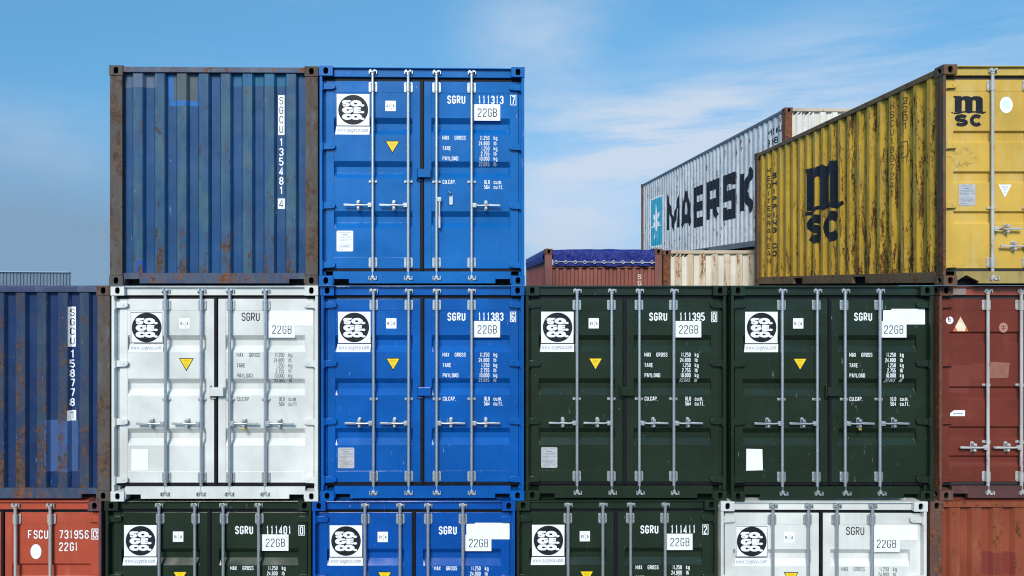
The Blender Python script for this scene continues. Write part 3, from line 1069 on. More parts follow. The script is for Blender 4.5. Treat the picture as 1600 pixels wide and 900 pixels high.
def door_marks(b, ink, number=None, check=None, patch=None, thin=1.0, padding=0, plate_white=True, plate=True, csc=None, triangle=True, weights=True, border=False, italic_last=False):
    P = b.place_door()
    logo_sticker(b, b.fx(.080), .317, .395, border)
    class_sticker(b)
    if triangle:
        warning_triangle(b)
    t = .0150 * thin
    s = Shapes()
    s.text('SGRU', b.fx(.6217), b.zt(.428), .101, .0455, .0118, t)
    if number:
        u = b.fx(.771)
        for c in number:
            s.text(c, u + (.008 if c == '1' else 0), b.zt(.428), .101, .0455, .0118, t)
            u += .0535
    if check:
        x0, x1, z0, z1 = b.fx(.931), b.fx(.961), b.zt(.442), b.zt(.317)
        s.line([(x0 + .004, z0 + .004), (x1 - .004, z0 + .004), (x1 - .004, z1 - .004), (x0 + .004, z1 - .004)], .008, True)
        s.text(check, (x0 + x1) / 2, b.zt(.430), .101, .040, .01, .0125, align='c')
    s.build('serial_lettering', ink, b.root, P)
    if plate:
        s = Shapes()
        if patch:
            s.rect(b.fx(patch[0]), b.fx(patch[1]), b.zt(patch[3]), b.zt(patch[2]), 0, 0)
        x0, x1 = b.fx(.7525), b.fx(.882)
        s.rect(x0, x1, b.zt(.629), b.zt(.430), 0, .0001)
        s.text('22GB', b.fx(.771), b.zt(.583), .102, .0455, .0165, .0090, 1, .0006)
        s.build('size_code_plate', [STICKER, LET_BLACK], b.root, P)
    if weights:
        h, w, g, t2 = .050, .0200, .0044, .0064 * thin
        fy = b.face_y

        def onto(u, v, hh):
            # the lowest row runs over the top edge of the middle groove
            y = fy(v, u)
            for (g0, s1, fl, s2) in G_NEW:
                a = b.H - g0
                if a - s1 < v < a:
                    y += (a - v) / s1 * .052
                elif a - s1 - fl <= v <= a - s1:
                    y += .052
            return (u, y - hh, v)
        ents = (('gross_weight_lettering', (('MAX', .597, 1.02), ('GROSS', .6575, 1.12)), (.8385, .9035), ('11.250', '24.800'), ('kg', 'lb'), .8285),
                ('tare_weight_lettering', (('TARE', .597, 1.12),), (.966, 1.028), ('1.250', '2.755'), ('kg', 'lb'), .8285),
                ('payload_lettering', (('PAYLOAD', .5985, 1.12),), (1.0886, 1.1507), ('10.000', '22.045'), ('kg', 'lb'), .8285),
                ('capacity_lettering', (('CU.CAP.', .5986, 1.12),), (1.373, 1.432), ('16.0', '564'), ('cu.m.', 'cu.ft.'), .8305))
        for nm, words_, ys, nums, units, fr in ents:
            s = Shapes()
            for wd, f_, k_ in words_:
                s.text(wd, b.fx(f_), b.zt(ys[0]) - h / 2, h, w * k_, g * 1.2, t2)
            for y, n_, un in zip(ys, nums, units):
                sl = .22 if (italic_last and n_ == '22.045') else 0
                s.text(n_, b.fx(fr), b.zt(y) - h / 2, h, w, g, t2, align='r', slant=sl)
                s.text(un, b.fx(.8495), b.zt(y) - h / 2, h, w, g, t2, slant=sl)
            s.build(nm, ink, b.root, onto)
    if csc == 'metal':
        data_plate(b)
    elif csc == 'white':
        data_plate(b, mat=STICKER)
    elif csc == 'bare':
        s = Shapes()
        j = .004
        s.poly([(b.fx(.085), b.zt(2.24)), (b.fx(.168), b.zt(2.235)), (b.fx(.165), b.zt(1.98)), (b.fx(.086), b.zt(1.975))])
        s.build('blank_label', STICKER, b.root, P)


# ------------------------------------------------------------------ the ground
def PX(px, depth=DEPTH):
    return (px - VPX) / F_PX * depth


t = NT('asphalt')
gn = t.noise(0.35, 8, 0.7)
gf = t.noise(60, 4, 0.7)
ac = t.mix(t.ramp(gn, 0.35, 0.65), (0.040, 0.041, 0.043), (0.075, 0.073, 0.070))
ac = t.mix(t.math('MULTIPLY', gf, 0.35), ac, (0.11, 0.11, 0.11))
t.put(t.b.inputs['Base Color'], ac)
t.b.inputs['Roughness'].default_value = 0.9
t.l.new(t.bump(gf, 0.3, 0.01), t.b.inputs['Normal'])
m = MB()
n = 24
m.grid([[(-1200 + 2400 * i / n, -1200 + 2400 * j / n, 0.0) for i in range(n + 1)] for j in range(n + 1)])
g = m.build('ground', t.m)
g['kind'] = 'structure'

# ------------------------------------------------------------------ far warehouse behind the yard
wt = thing('warehouse', 'pale blue-grey ribbed metal warehouse far behind the yard, seen over the dark blue container', 'building', (PX(111, 80), 80 - DEPTH, 0), None, R(29))
wall_m = plain('warehouse_cladding', (0.155, 0.21, 0.275), 0.6, 0, 0.08, 0.8)
trim_m = plain('warehouse_trim', (0.36, 0.44, 0.52), 0.5)
m = MB()
pr = profile(-26, 0, 0.30, 0.11, 0.04, 0.07)
m.grid([[(x, d, z) for x, d in pr] for z in (0, 6.55)])
m.box(-26, 0, 0.10, 16, 0, 6.52)
m.build('wall', wall_m, wt)
m = MB()
m.prism([(-26.1, 6.55), (-.40, 6.55), (0.02, 6.57), (-.2, 6.66), (-26.1, 6.69)], -0.12, 16.1)
m.build('roof', trim_m, wt)

# ------------------------------------------------------------------ paints
BLUE = [paint('fresh_blue_paint_%d' % i, ((0.003, 0.110, 0.38), (0.002, 0.088, 0.36), (0.002, 0.068, 0.32))[i], 0.20, 11 + i, dents=0.45, streaks=0.2, grime=0.16, scrapes=0.02, spec=0.42) for i in range(3)]
GREEN = [paint('fresh_green_paint_%d' % i, (0.016, 0.028, 0.017), 0.20, 21 + i, dents=0.45, streaks=0.2, grime=0.16, scrapes=0.04, spec=0.34) for i in range(4)]
WHITE = [paint('fresh_white_paint_%d' % i, (0.635, 0.640, 0.615), 0.40, 31 + i, dents=0.45, streaks=0.12, grime=0.12, spec=0.35) for i in range(2)]

# rows: bottom, middle, top
Z1, H1 = 0.0, 2.580
Z2, H2 = 2.582, 2.588
Z3, H3 = 5.172, 2.625
TEN = 2.991

GRP = 'ten foot containers with fresh paint and round emblem stickers'


def new_box(label, a, b_, z, h, paint_m, ink, y=0.0, handles=None, thin=1.0, rotz=0.0, **kw):
    c = Box(label, PX(a), PX(b_), z, h, TEN, y, GRP, rotz)
    c.frame(paint_m)
    c.sides(paint_m)
    c.doors(paint_m, ZINC, G_NEW, 0.052, handles=handles)
    door_marks(c, ink, thin=thin, **kw)
    return c


hz = 1.66
new_box('bright blue container numbered 111313 on top, one door handle hanging open', 500, 820, Z3, H3, BLUE[0], LET_WHITE, y=-0.03, rotz=R(1.5),
        handles=[(-1, hz, 0), (-1, hz, 0), (1, hz - .07, 1), (1, hz, 0)], number='111313', check='7', csc='white')
new_box('bright blue container numbered 111383, directly below the topmost fresh blue one', 500.5, 819.5, Z2, H2, BLUE[1], LET_WHITE, y=0.01, rotz=R(.4), number='111383', check='6', csc='metal')
WH1 = new_box('white container in the middle row under the rusty blue container end', 174, 497.5, Z2, H2, WHITE[0], LET_BLACK, y=-0.02, thin=0.72, csc='bare', patch=(.757, .968, .300, .485), border=True)
new_box('dark green container numbered 111395, just right of the blue doors in the middle row', 821.5, 1136.5, Z2, H2, GREEN[0], LET_WHITE, y=0.02, rotz=R(-.35), number='111395', check='0', csc='metal')
GR2 = new_box('dark green container with number covered by white patch, beside the red doors', 1142, 1459.5, Z2, H2, GREEN[1], LET_WHITE, y=-0.01, rotz=R(.3), patch=(.7655, .973, .281, .470), csc='bare', italic_last=True)
new_box('dark green container numbered 111401 in the bottom row below the white doors', 162.5, 486, Z1, H1, GREEN[2], LET_WHITE, y=0.01, number='111401', check='0', csc='metal')
new_box('blue container with number covered by white patch, in the bottom row', 487.5, 805.5, Z1, H1, BLUE[2], LET_WHITE, y=0.0, patch=(.758, .972, .285, .485), csc='metal')
new_box('dark green container numbered 111411 in the bottom row between blue and white', 807, 1124, Z1, H1, GREEN[3], LET_WHITE, y=0.03, rotz=R(.5), number='111411', check='2', csc='metal')
new_box('white container in the bottom row, right of the green one numbered 111411', 1126, 1447.5, Z1, H1, WHITE[1], LET_BLACK, y=-0.02, rotz=R(-.4), thin=0.72, patch=(.757, .968, .300, .485), csc='bare', border=True)

# small padlocks on two handles
for (bx, f, d, lab) in ((WH1, .569, 1.66, 'brass padlock hanging on a handle of the white middle container'), (GR2, .569, 1.66, 'small brass padlock on a handle of the green container with white patch')):
    o = bx.root.location
    x = o.x + bx.fx(f) + 0.172
    z = o.z + bx.zt(d) - 0.062
    p = thing('padlock', lab, 'padlock', (x, o.y, z), 'padlocks on door handles')
    m = MB()
    m.prism([(-.015, -.022), (.015, -.022), (.018, -.016), (.018, .010), (-.018, .010), (-.018, -.016)], 0.022, 0.042)
    m.build('lock_body', BRASS, p, 0.003)
    m = MB()
    m.tube([(-.012, .032, .008), (-.012, .032, .026), (-.006, .032, .036), (.006, .032, .036), (.012, .032, .026), (.012, .032, .008)], .004, 8)
    m.build('shackle', ZINC, p, 0, 50)

# ------------------------------------------------------------------ old blue containers seen from their closed ends
OLD = 'old twenty foot containers'
RUSTY_EDGE = paint('rusty_brown_edge', (0.066, 0.058, 0.052), 0.75, 41, rust=0.66, rust_cols=((0.040, 0.024, 0.018), (0.125, 0.062, 0.038)), fade=0.5, fade_col=(0.10, 0.11, 0.11), dents=0.3, streaks=0.4, scrapes=0.6)
W_ = PX(497) - PX(173)
c_blue = (0.008, 0.057, 0.170)
hw = W_ / 2
teal, bright = (0.012, 0.115, 0.235), (0.012, 0.13, 0.42)
oldp = [('X', -hw + 0.15, -hw + 0.55, H3 - .24, H3, (0.085, 0.125, 0.20)),
        ('X', hw - 1.03, hw - 0.36, H3 - .215, H3, teal),
        ('X', -hw + 0.68, -hw + 1.06, H3 - .46, H3, bright),
        ('X', -hw + 0.74, -hw + 1.04, H3 - .40, H3, (0.072, 0.092, 0.080)),
        ('X', -hw + 0.31, -hw + 0.41, .16, .30, (0.008, 0.065, 0.33))]
OBP = paint('weathered_blue_paint', c_blue, 0.5, 51, spec=0.22, rust=0.24, rgrad=(('Z', 1.2, 0.15, 0.07),), vs_=(2.2, 0.7, 2.0, 1.0), fade=0.85, fade_col=(0.046, 0.112, 0.155), rust_cols=((0.04, 0.032, 0.03), (0.12, 0.07, 0.05)), dents=0.6, streaks=0.35, outer=('Y', 0.030, 0.060), patches=oldp, grime=0.35, scrapes=0.55)
OBS = paint('weathered_blue_rail', (0.024, 0.05, 0.11), 0.55, 53, rust=0.56, fade=0.6, fade_col=(0.07, 0.09, 0.12), streaks=0.4, grime=0.5, scrapes=0.5)
c = Box('weathered rusty blue container end on top, above the white doors', PX(173), PX(497), Z3, H3 + .01, 6.058, -0.02, OLD, R(1.0))
c.frame(OBP, post=RUSTY_EDGE, cast=RUSTY_EDGE, sill=OBS, header=OBS, front='end', rail=OBS)
c.sides(OBP)
c.end_wall(OBP, 0.2495, 0.045, 0.104, 0.028)


def vertical_number(c, uc, d0, letters, digits, check, k=1.0, hb=.092):
    P = c.place_end()
    br = [s for s, _ in c.ep]
    s = Shapes()
    bw = .076
    z1 = c.zt(d0)
    h, g = .090 * k, .0245 * k
    zb = z1 - 4 * h - 3 * g - .05
    s.rect(uc - bw / 2, uc + bw / 2, zb, z1, 0, 0)
    s.column(letters, uc, z1 - .024, h, .046, g, .0095, 1, .0006)
    z = s.column(digits, uc, zb - .040, .098 * k, .052, .0185 * k, .0145, 0, 0)
    z -= .03
    s.rect(uc - .042, uc + .042, z - .125, z, 0, 0)
    s.column(check, uc, z - .013, .098, .05, .0, .010, 1, .0006)
    s.build('serial_lettering', [LET_WHITE, LET_BLACK], c.root, P, br)


xin = c.ep[4 * 7][0]
vertical_number(c, PX(437.5) - c.root.location.x, .330, 'SGCU', '135481', '4')

c2_blue = (0.007, 0.028, 0.105)
c = Box('dark blue rust-streaked container end cut off at the left, middle row', PX(-146), PX(171.5), Z2, H2, 6.058, 0.0, OLD)
hw = c.W / 2
DBP = paint('dark_blue_old_paint', c2_blue, 0.5, 61, spec=0.22, rust=0.40, rgrad=(('Z', 1.3, 0.15, 0.05),), fade=0.95, fade_col=(0.036, 0.062, 0.095), rust_cols=((0.04, 0.03, 0.025), (0.13, 0.065, 0.04)), dents=0.6, streaks=0.35, outer=('Y', 0.030, 0.058), grime=0.4, scrapes=0.7,
            patches=[('X', hw - 0.80, hw - 0.42, .34, .96, (0.052, 0.10, 0.24))])
DBS = paint('dark_blue_rail', (0.020, 0.036, 0.105), 0.5, 63, rust=0.36, fade=0.4, streaks=0.4, grime=0.5)
c.frame(DBP, post=RUSTY_EDGE, cast=RUSTY_EDGE, sill=OBS, header=DBS, front='end', rail=DBS)
c.sides(DBP)
c.end_wall(DBP, 0.2615, 0.045, 0.112, 0.030)
vertical_number(c, PX(108.5) - c.root.location.x, .255, 'SGCU', '158778', '1')

# ------------------------------------------------------------------ salmon red container, bottom left
SAL = paint('salmon_red_paint', (0.42, 0.070, 0.036), 0.5, 71, spec=0.25, rust=0.16, fade=0.35, fade_col=(0.44, 0.115, 0.075), streaks=0.2, grime=0.3, dents=0.4)
SALP = paint('purple_brown_post', (0.10, 0.035, 0.040), 0.6, 73, rust=0.35, streaks=0.3)
c = Box('salmon red container cut off in the bottom left corner, with white oval sticker', PX(-160), PX(158), Z1, H1, 6.058, 0.0, OLD)
c.frame(SAL, post=SALP, cast=SALP)
c.sides(SAL)
c.doors(SAL, BEIGE_ROD, ((.78, .03, .12, .05), (1.30, .03, .12, .05), (1.82, .03, .12, .05)), 0.03)
P = c.place_door()
s = Shapes()


def at_px(px):
    return PX(px) - c.root.location.x


for ch, px in zip('FSCU', (37.5, 46.5, 54.5, 63)):
    s.text(ch, at_px(px), c.zt(.480), .105, .048, .012, .013)
for ch, px in zip('731956', (86.5, 95, 103.5, 110.5, 118.5, 127)):
    s.text(ch, at_px(px), c.zt(.480), .105, .048, .012, .013)
for ch, px in zip('22G1', (86.5, 94.8, 103.5, 111.5)):
    s.text(ch, at_px(px), c.zt(.628), .105, .048, .012, .013)
x0, x1, z0, z1 = at_px(138.5), at_px(148), c.zt(.482), c.zt(.360)
s.line([(x0, z0), (x1, z0), (x1, z1), (x0, z1)], .010, True)
s.text('0', (x0 + x1) / 2, z0 + .016, .092, .046, .01, .012, align='c')
s.line([(at_px(124), c.zt(.432)), (at_px(149), c.zt(.430))], .008, False, 1, .0008)
s.build('serial_lettering', [LET_WHITE, LET_BLACK], c.root, P)
s = Shapes()
s.ellipse(at_px(50), c.zt(.635), .066, .090)
s.build('oval_sticker', STICKER, c.root, P)

# ------------------------------------------------------------------ red container under the yellow one
RED = paint('dull_red_paint', (0.150, 0.031, 0.020), 0.55, 81, spec=0.2, rust=0.20, fade=0.35, fade_col=(0.19, 0.052, 0.036), streaks=0.22, grime=0.35, dents=0.5,
            patches=[('X', -1.06, -.80, 1.28, 1.62, (0.185, 0.045, 0.032)), ('X', -.80, -.60, 1.45, 1.64, (0.18, 0.042, 0.03))])
REDH = paint('orange_red_header', (0.30, 0.065, 0.038), 0.55, 83, rust=0.30, streaks=0.25, grime=0.4)
REDS = paint('brown_red_sill', (0.085, 0.032, 0.030), 0.6, 84, rust=0.40, streaks=0.3, grime=0.4)
POST = paint('rusty_red_post', (0.10, 0.045, 0.032), 0.7, 85, rust=0.62, fade=0.4, streaks=0.4, scrapes=0.6)
G_RED = ((.560, .022, .110, .020), (1.225, .022, .115, .020), (1.712, .022, .115, .022), (2.065, .022, .06, .05))
c = Box('dull red container with closed doors and stickers below the yellow one', PX(1470), PX(1787), Z2, H2, 6.058, 0.02, OLD)
c.frame(RED, post=POST, cast=POST, header=REDH, sill=REDS)
c.sides(RED)
h2 = 1.955
c.doors(RED, OFFWHITE_ROD, G_RED, 0.030, rods=(.249, .415, .569, .741), handles=[(-1, h2, 0), (-1, h2, 0), (1, h2, 0), (1, h2, 0)], lock=False, midz=(1.205, 1.895), gasket=plain('old_gasket', (0.022, 0.020, 0.022), 0.8))
P = c.place_door()


def rx(zx):
    return PX(1440 + zx / 5.0) - c.root.location.x


def rz(zy):
    return c.zt((440 + zy / 5.0 - 446) / SCALE)


s = Shapes()
s.poly([(rx(285), rz(392)), (rx(410), rz(392)), (rx(346), rz(272))], 0, 0)
s.poly([(rx(302), rz(360)), (rx(392), rz(360)), (rx(346), rz(278))], 1, .0004)
s.poly([(rx(322), rz(390)), (rx(380), rz(390)), (rx(388), rz(360)), (rx(308), rz(360))], 1, .0006)
s.build('triangle_sticker', [plain('orange_reflector', (0.62, 0.13, 0.05), 0.4), plain('cream_reflector', (0.78, 0.66, 0.48), 0.4, 0, 0.15, 14)], c.root, P)
s = Shapes()
s.ellipse(rx(259), rz(304), .047, .047)
s.line([(rx(250), rz(312)), (rx(258), rz(292)), (rx(268), rz(300)), (rx(264), rz(314))], .008, True, 1, .0005)
s.build('round_sticker', [STICKER, LET_GREY], c.root, P)
s = Shapes()
s.ellipse(rx(685), rz(362), .054, .060)
s.line([(rx(685), rz(385)), (rx(685), rz(340))], .010, False, 1, .0005)
s.line([(rx(664), rz(352)), (rx(706), rz(352))], .008, False, 1, .0006)
s.line([(rx(668), rz(368)), (rx(702), rz(368))], .007, False, 1, .0007)
s.build('round_sticker', [plain('faded_tan_sticker', (0.40, 0.20, 0.14), 0.6), plain('brown_print', (0.16, 0.04, 0.03), 0.6)], c.root, P)
s = Shapes()
s.poly([(rx(568), rz(760)), (rx(722), rz(758)), (rx(734), rz(640)), (rx(560), rz(632))])
s.build('sticker_residue', plain('tan_residue', (0.27, 0.11, 0.07), 0.7, 0, 0.15, 16), c.root, P)
s = Shapes()
z_ = (0.0)


def rz2(zy):
    return c.zt((610 + zy / 3.106 - 446) / SCALE)


def rx2(zx):
    return PX(1440 + zx / 3.106) - c.root.location.x


s.poly([(rx2(164), rz2(131)), (rx2(237), rz2(131)), (rx2(237), rz2(102)), (rx2(183), rz2(102)), (rx2(164), rz2(117))])
s.rect(rx2(178), rx2(226), rz2(121), rz2(117), 1, .0005)
s.build('label_strip', [STICKER, LET_GREY], c.root, P)
mk = MB()
mk.box(PX(1492) - c.root.location.x, PX(1515) - c.root.location.x, .046, .0545, H2 - .112, H2 - .012)
mk.build('bare_header_patch', paint('scraped_grey', (0.28, 0.22, 0.21), 0.7, 87, rust=0.45), c.root)

# ------------------------------------------------------------------ orange red container end, bottom right
c = Box('orange-red corrugated container end in the bottom right corner', PX(1453.5), PX(1771), Z1, H1, 6.058, 0.0, OLD)
hw = c.W / 2
ORG = paint('orange_red_old_paint', (0.225, 0.052, 0.027), 0.6, 91, spec=0.2, rust=0.34, vs_=(2.4, 0.6, 2.0, 1.0), fade=0.4, fade_col=(0.32, 0.10, 0.055), streaks=0.25, outer=('Y', 0.030, 0.058), grime=0.35,
            patches=[('X', -hw + .66, -hw + 1.05, H1 - .90, H1 - .63, (0.18, 0.034, 0.028))])
c.frame(ORG, post=POST, cast=POST, front='end')
c.sides(ORG)
c.end_wall(ORG, 0.252, 0.045, 0.112, 0.030)

# ------------------------------------------------------------------ yellow container
YD = 8.88
c = Box('yellow rust-streaked container on top at the right, black logo on side and door', PX(1474.5, YD), PX(1474.5, YD) + 2.44, Z3, 2.625, 6.058, YD - DEPTH, OLD)
YW, YH = c.W, c.H
YEL = paint('yellow_door_paint', (0.55, 0.35, 0.064), 0.55, 101, spec=0.25, rust=0.27, fade=0.55, fade_col=(0.56, 0.43, 0.17), streaks=0.16, grime=0.24, dents=0.5)
FADED_INK = plain('faded_black_lettering', (0.075, 0.058, 0.022), 0.6, 0, 0.5, 10)
YELS = paint('yellow_side_paint', (0.60, 0.345, 0.034), 0.58, 103, spec=0.2, rust=0.48, rgrad=(('Y', 4.6, 1.5, 0.040), ('Z', 1.0, 0.2, 0.03)), vs_=(3.2, 0.60, 3.4, 1.6), rib=-0.02, fade=0.45, fade_col=(0.44, 0.33, 0.10), streaks=0.14, grime=0.4, dents=0.8, outer=('X', -YW / 2 + .018, -YW / 2 + .054),
             rust_cols=((0.060, 0.024, 0.010), (0.20, 0.085, 0.022)))
YPOST = paint('rusty_yellow_post', (0.085, 0.055, 0.032), 0.75, 105, rust=0.62, fade=0.4, fade_col=(0.2, 0.14, 0.05), streaks=0.4)
YSILL = paint('dirty_yellow_sill', (0.34, 0.245, 0.075), 0.6, 107, rust=0.36, fade=0.5, fade_col=(0.15, 0.13, 0.08), streaks=0.4, grime=0.6)
YRAIL = paint('rusty_top_rail', (0.15, 0.10, 0.045), 0.7, 108, rust=0.58, streaks=0.4, grime=0.4)
c.frame(YEL, post=YPOST, cast=YPOST, sill=YSILL, header=paint('yellow_header', (0.53, 0.37, 0.075), 0.5, 109, rust=0.30, streaks=0.2), rail=YRAIL, notch='tent')
c.sides(YELS)
G_YEL = ((.772, .020, .100, .022), (1.258, .020, .100, .022), (1.735, .020, .110, .022))
c.doors(YEL, OFFWHITE_ROD, G_YEL, 0.034, rods=(.249, .425, .569, .741), handles=[(1, 1.95, 0), (-1, 2.155, 0), (1, 1.95, 0), (-1, 2.155, 0)], lock=False, midz=(1.70,),
        gasket=plain('old_gasket', (0.03, 0.03, 0.03), 0.8))


def msc(s, u, v, w, hm, hs, mi=0, wave=True):
    """letter m over the letters sc; u, v = lower left of the m"""
    M = [(.02, 0), (.02, .90), (-.03, .93), (-.03, 1), (.25, 1), (.25, .93), (.31, .985), (.42, 1), (.52, .985), (.60, .92), (.67, .985), (.78, 1), (.90, .975), (.97, .90), (1.0, .80),
         (1.0, .08), (1.05, 0), (.76, 0), (.76, .66), (.745, .73), (.70, .76), (.655, .73), (.64, .66), (.64, 0), (.385, 0), (.385, .66), (.37, .73), (.325, .76), (.28, .73), (.265, .66), (.265, 0)]
    s.poly([(u + p * w, v + q * hm) for p, q in M], mi, 0)
    W = [(-.10, .02), (-.02, -.055), (.10, -.065), (.22, -.02), (.32, .035), (.42, .035), (.52, -.02), (.62, .03), (.74, .035), (.86, -.02), (1.0, -.045), (1.10, .03)]
    s.line([(u + p * w, v + q * hm) for p, q in W], hm * .085, False, mi, .0004)
    t_ = hs * .29
    v1 = v - hm * .11 - hs

    def arc(cx, cy, rx_, ry_, a0, a1, n_=9):
        return [(cx + rx_ * math.cos(R(a0 + (a1 - a0) * k / n_)), cy + ry_ * math.sin(R(a0 + (a1 - a0) * k / n_))) for k in range(n_ + 1)]
    r_ = (hs - t_) / 4
    ws = w * .46
    cx = u + w * .25
    S = arc(cx, v1 + hs - t_ / 2 - r_, ws / 2 - t_ / 2, r_, 20, 250) [:-1] + arc(cx, v1 + t_ / 2 + r_, ws / 2 - t_ / 2, r_, 70, -160)
    s.line(S, t_, False, mi, 0)
    C_ = arc(u + w * .78, v1 + hs / 2, ws / 2 - t_ / 2, (hs - t_) / 2, 42, 318, 16)
    s.line(C_, t_ * 1.05, False, mi, 0)


P = c.place_door()
s = Shapes()


def yx(zx):
    return PX(1460 + zx / 4.736, YD) - c.root.location.x


def yz(zy, base=90):
    return CAMZ + (VPY - (base + zy / 4.736)) / F_PX * YD - Z3


msc(s, yx(178), yz(394), yx(392) - yx(178), yz(272) - yz(394), yz(400) - yz(492))
s.build('logo', LET_BLACK, c.root, P)
s = Shapes()
s.ellipse(yx(567), yz(338), .078, .098, 0, 0)
s.ellipse(yx(567), yz(338), .050, .066, 1, .0005)
s.rect(yx(548), yx(588), yz(360), yz(312), 2, .0009)
s.build('oval_sticker', [STICKER, plain('pale_green_sticker', (0.70, 0.80, 0.78), 0.4), plain('pale_grey_print', (0.58, 0.70, 0.70), 0.5)], c.root, P)
s = Shapes()
s.poly([(yx(508), yz(80, 270)), (yx(607), yz(80, 270)), (yx(557), yz(177, 270))], 0, 0)
for k, hw_ in enumerate((.06, .05, .035, .025, .014)):
    zz = yz(92 + k * 12, 270)
    s.line([(yx(557) - hw_ * .7, zz), (yx(557) + hw_ * .7, zz)], .005, False, 1, .0005)
s.build('warning_triangle', [STICKER, LET_GREY], c.root, P)
f0 = (yx(212) + c.W / 2) / c.W
f1 = (yx(335) + c.W / 2) / c.W
data_plate(c, f0, f1, c.H - yz(78, 270), c.H - yz(238, 270))
# faint worn outline left by an old sticker
s = Shapes()
rnd = random.Random(5)
for k in range(26):
    a = rnd.uniform(0, 6.28)
    u0 = yx(245) + .16 * math.cos(a) * rnd.uniform(.4, 1)
    v0 = yz(730) + .085 * math.sin(a) * rnd.uniform(.4, 1)
    pts = [(u0, v0)]
    for q in range(4):
        a += rnd.uniform(-.7, .7)
        pts.append((pts[-1][0] + .018 * math.cos(a), pts[-1][1] + .014 * math.sin(a)))
    s.line(pts, .005, False, 0, k * .00002)
s.build('worn_sticker_print', plain('worn_tan', (0.34, 0.24, 0.09), 0.6), c.root, P)

# writing on the yellow side (folded over the corrugation)
Xl = c.root.location.x - YW / 2 + .03


def side_u(px):
    d = Xl * F_PX / (px - VPX)
    return -(d - YD), d


def side_z(px, py):
    return CAMZ + (VPY - py) / F_PX * side_u(px)[1] - Z3


PL = c.place_left()
BR = [-s_ for s_, _ in c.sp]
s = Shapes()
u0, u1 = side_u(1258)[0], side_u(1312)[0]
zt_, zm, zb_ = side_z(1285, 256), side_z(1285, 325), side_z(1285, 379)
msc(s, u0 + .08, zm, (u1 - u0) * .92, zt_ - zm, zm - .08 - zb_)
s.build('logo', LET_BLACK, c.root, PL, BR, .004)
s = Shapes()
ua, ub = side_u(1201.5)[0], side_u(1210.3)[0]
za, zb_ = side_z(1201.5, 263), side_z(1201.5, 416)
hh = (za - zb_) / 13
s.column('MEDITERRANEAN', ua, za, hh * .66, .085, hh * .34, .016)
za, zb_ = side_z(1210.3, 270), side_z(1210.3, 404)
hh = (za - zb_) / 11
s.column('SHIPPING CO', ub, za, hh * .72, .115, hh * .28, .024)
s.build('company_lettering', LET_BLACK, c.root, PL, BR, .004)
s = Shapes()
ua, ub = side_u(1395)[0], side_u(1415)[0]
za, zb_ = side_z(1395, 160), side_z(1395, 311)
hh = (za - zb_) / 11
s.column('MSCU1897241', ua, za, hh * .76, .062, hh * .24, .010)
za, zb_ = side_z(1415, 152), side_z(1415, 205)
hh = (za - zb_) / 4
s.column('22G1', ub, za, hh * .76, .062, hh * .24, .010)
zc_ = side_z(1412, 234)
s.line([(ub - .11, zc_ - .10), (ub + .03, zc_ - .10), (ub + .03, zc_ + .10), (ub - .11, zc_ + .10)], .009, True)
s.text('C', ub - .085, zc_ - .06, .12, .07, .01, .010)
s.build('serial_lettering', FADED_INK, c.root, PL, BR, .004)

# ------------------------------------------------------------------ back stacks
BD = 15.65
BX = 1 / F_PX * BD
# hidden containers that carry the back stacks
plain_m = paint('faded_brown_paint', (0.16, 0.07, 0.05), 0.6, 111, rust=0.3)
SUP = 'containers hidden under the back stacks'


def support(X0, X1, z, h, L, y):
    k = Box('faded brown container hidden at the foot of a back stack', X0, X1, z, h, L, y, SUP)
    m = MB()
    m.box(-k.W / 2 + .02, k.W / 2 - .02, .02, L - .02, .03, h - .012)
    m.build('body', plain_m, k.root)
    for sy, cy in ((1, 0.0), (-1, L)):
        for sz, cz in ((1, 0.0), (-1, h)):
            for sx in (1, -1):
                m = MB()
                casting(m, -sx * k.W / 2, cz, cy, sx, sz, sy)
                m.build('corner_casting', [plain_m, VOID], k.root)


rx0, rx1 = PX(851.5, BD), PX(1035, BD)
TOPR = CAMZ + (VPY - 388.7) / F_PX * BD
support(rx0, rx1, 0, 2.998, 6.058, BD - DEPTH)
RBR = paint('red_brown_paint', (0.235, 0.072, 0.055), 0.55, 121, rust=0.14, fade=0.4, fade_col=(0.25, 0.105, 0.085), streaks=0.2, outer=('Y', 0.030, 0.060))
RBP = paint('red_brown_post', (0.20, 0.075, 0.060), 0.6, 123, rust=0.28, streaks=0.25)
c = Box('red-brown open-top container with blue tarp, behind the green containers', rx0, rx1, 3.0, TOPR - 3.0, 6.058, BD - DEPTH, OLD)
c.frame(RBR, post=RBP, cast=paint('rusty_brown_casting', (0.10, 0.045, 0.032), 0.7, 125, rust=0.55), front='end', header=RBP, rail=RBR, open_top=True)
hT = c.H
c.sides(RBR, top=hT - .09)
c.end_wall(RBR, 0.162, 0.040, 0.062, 0.022, top=hT - .39)
s = Shapes()
s.column('SGCU', PX(1000, BD) - c.root.location.x, c.zt(.535), .10, .062, .035, .0125)
s.build('serial_lettering', LET_WHITE, c.root, c.place_end(), [q for q, _ in c.ep], .004)
OT = c

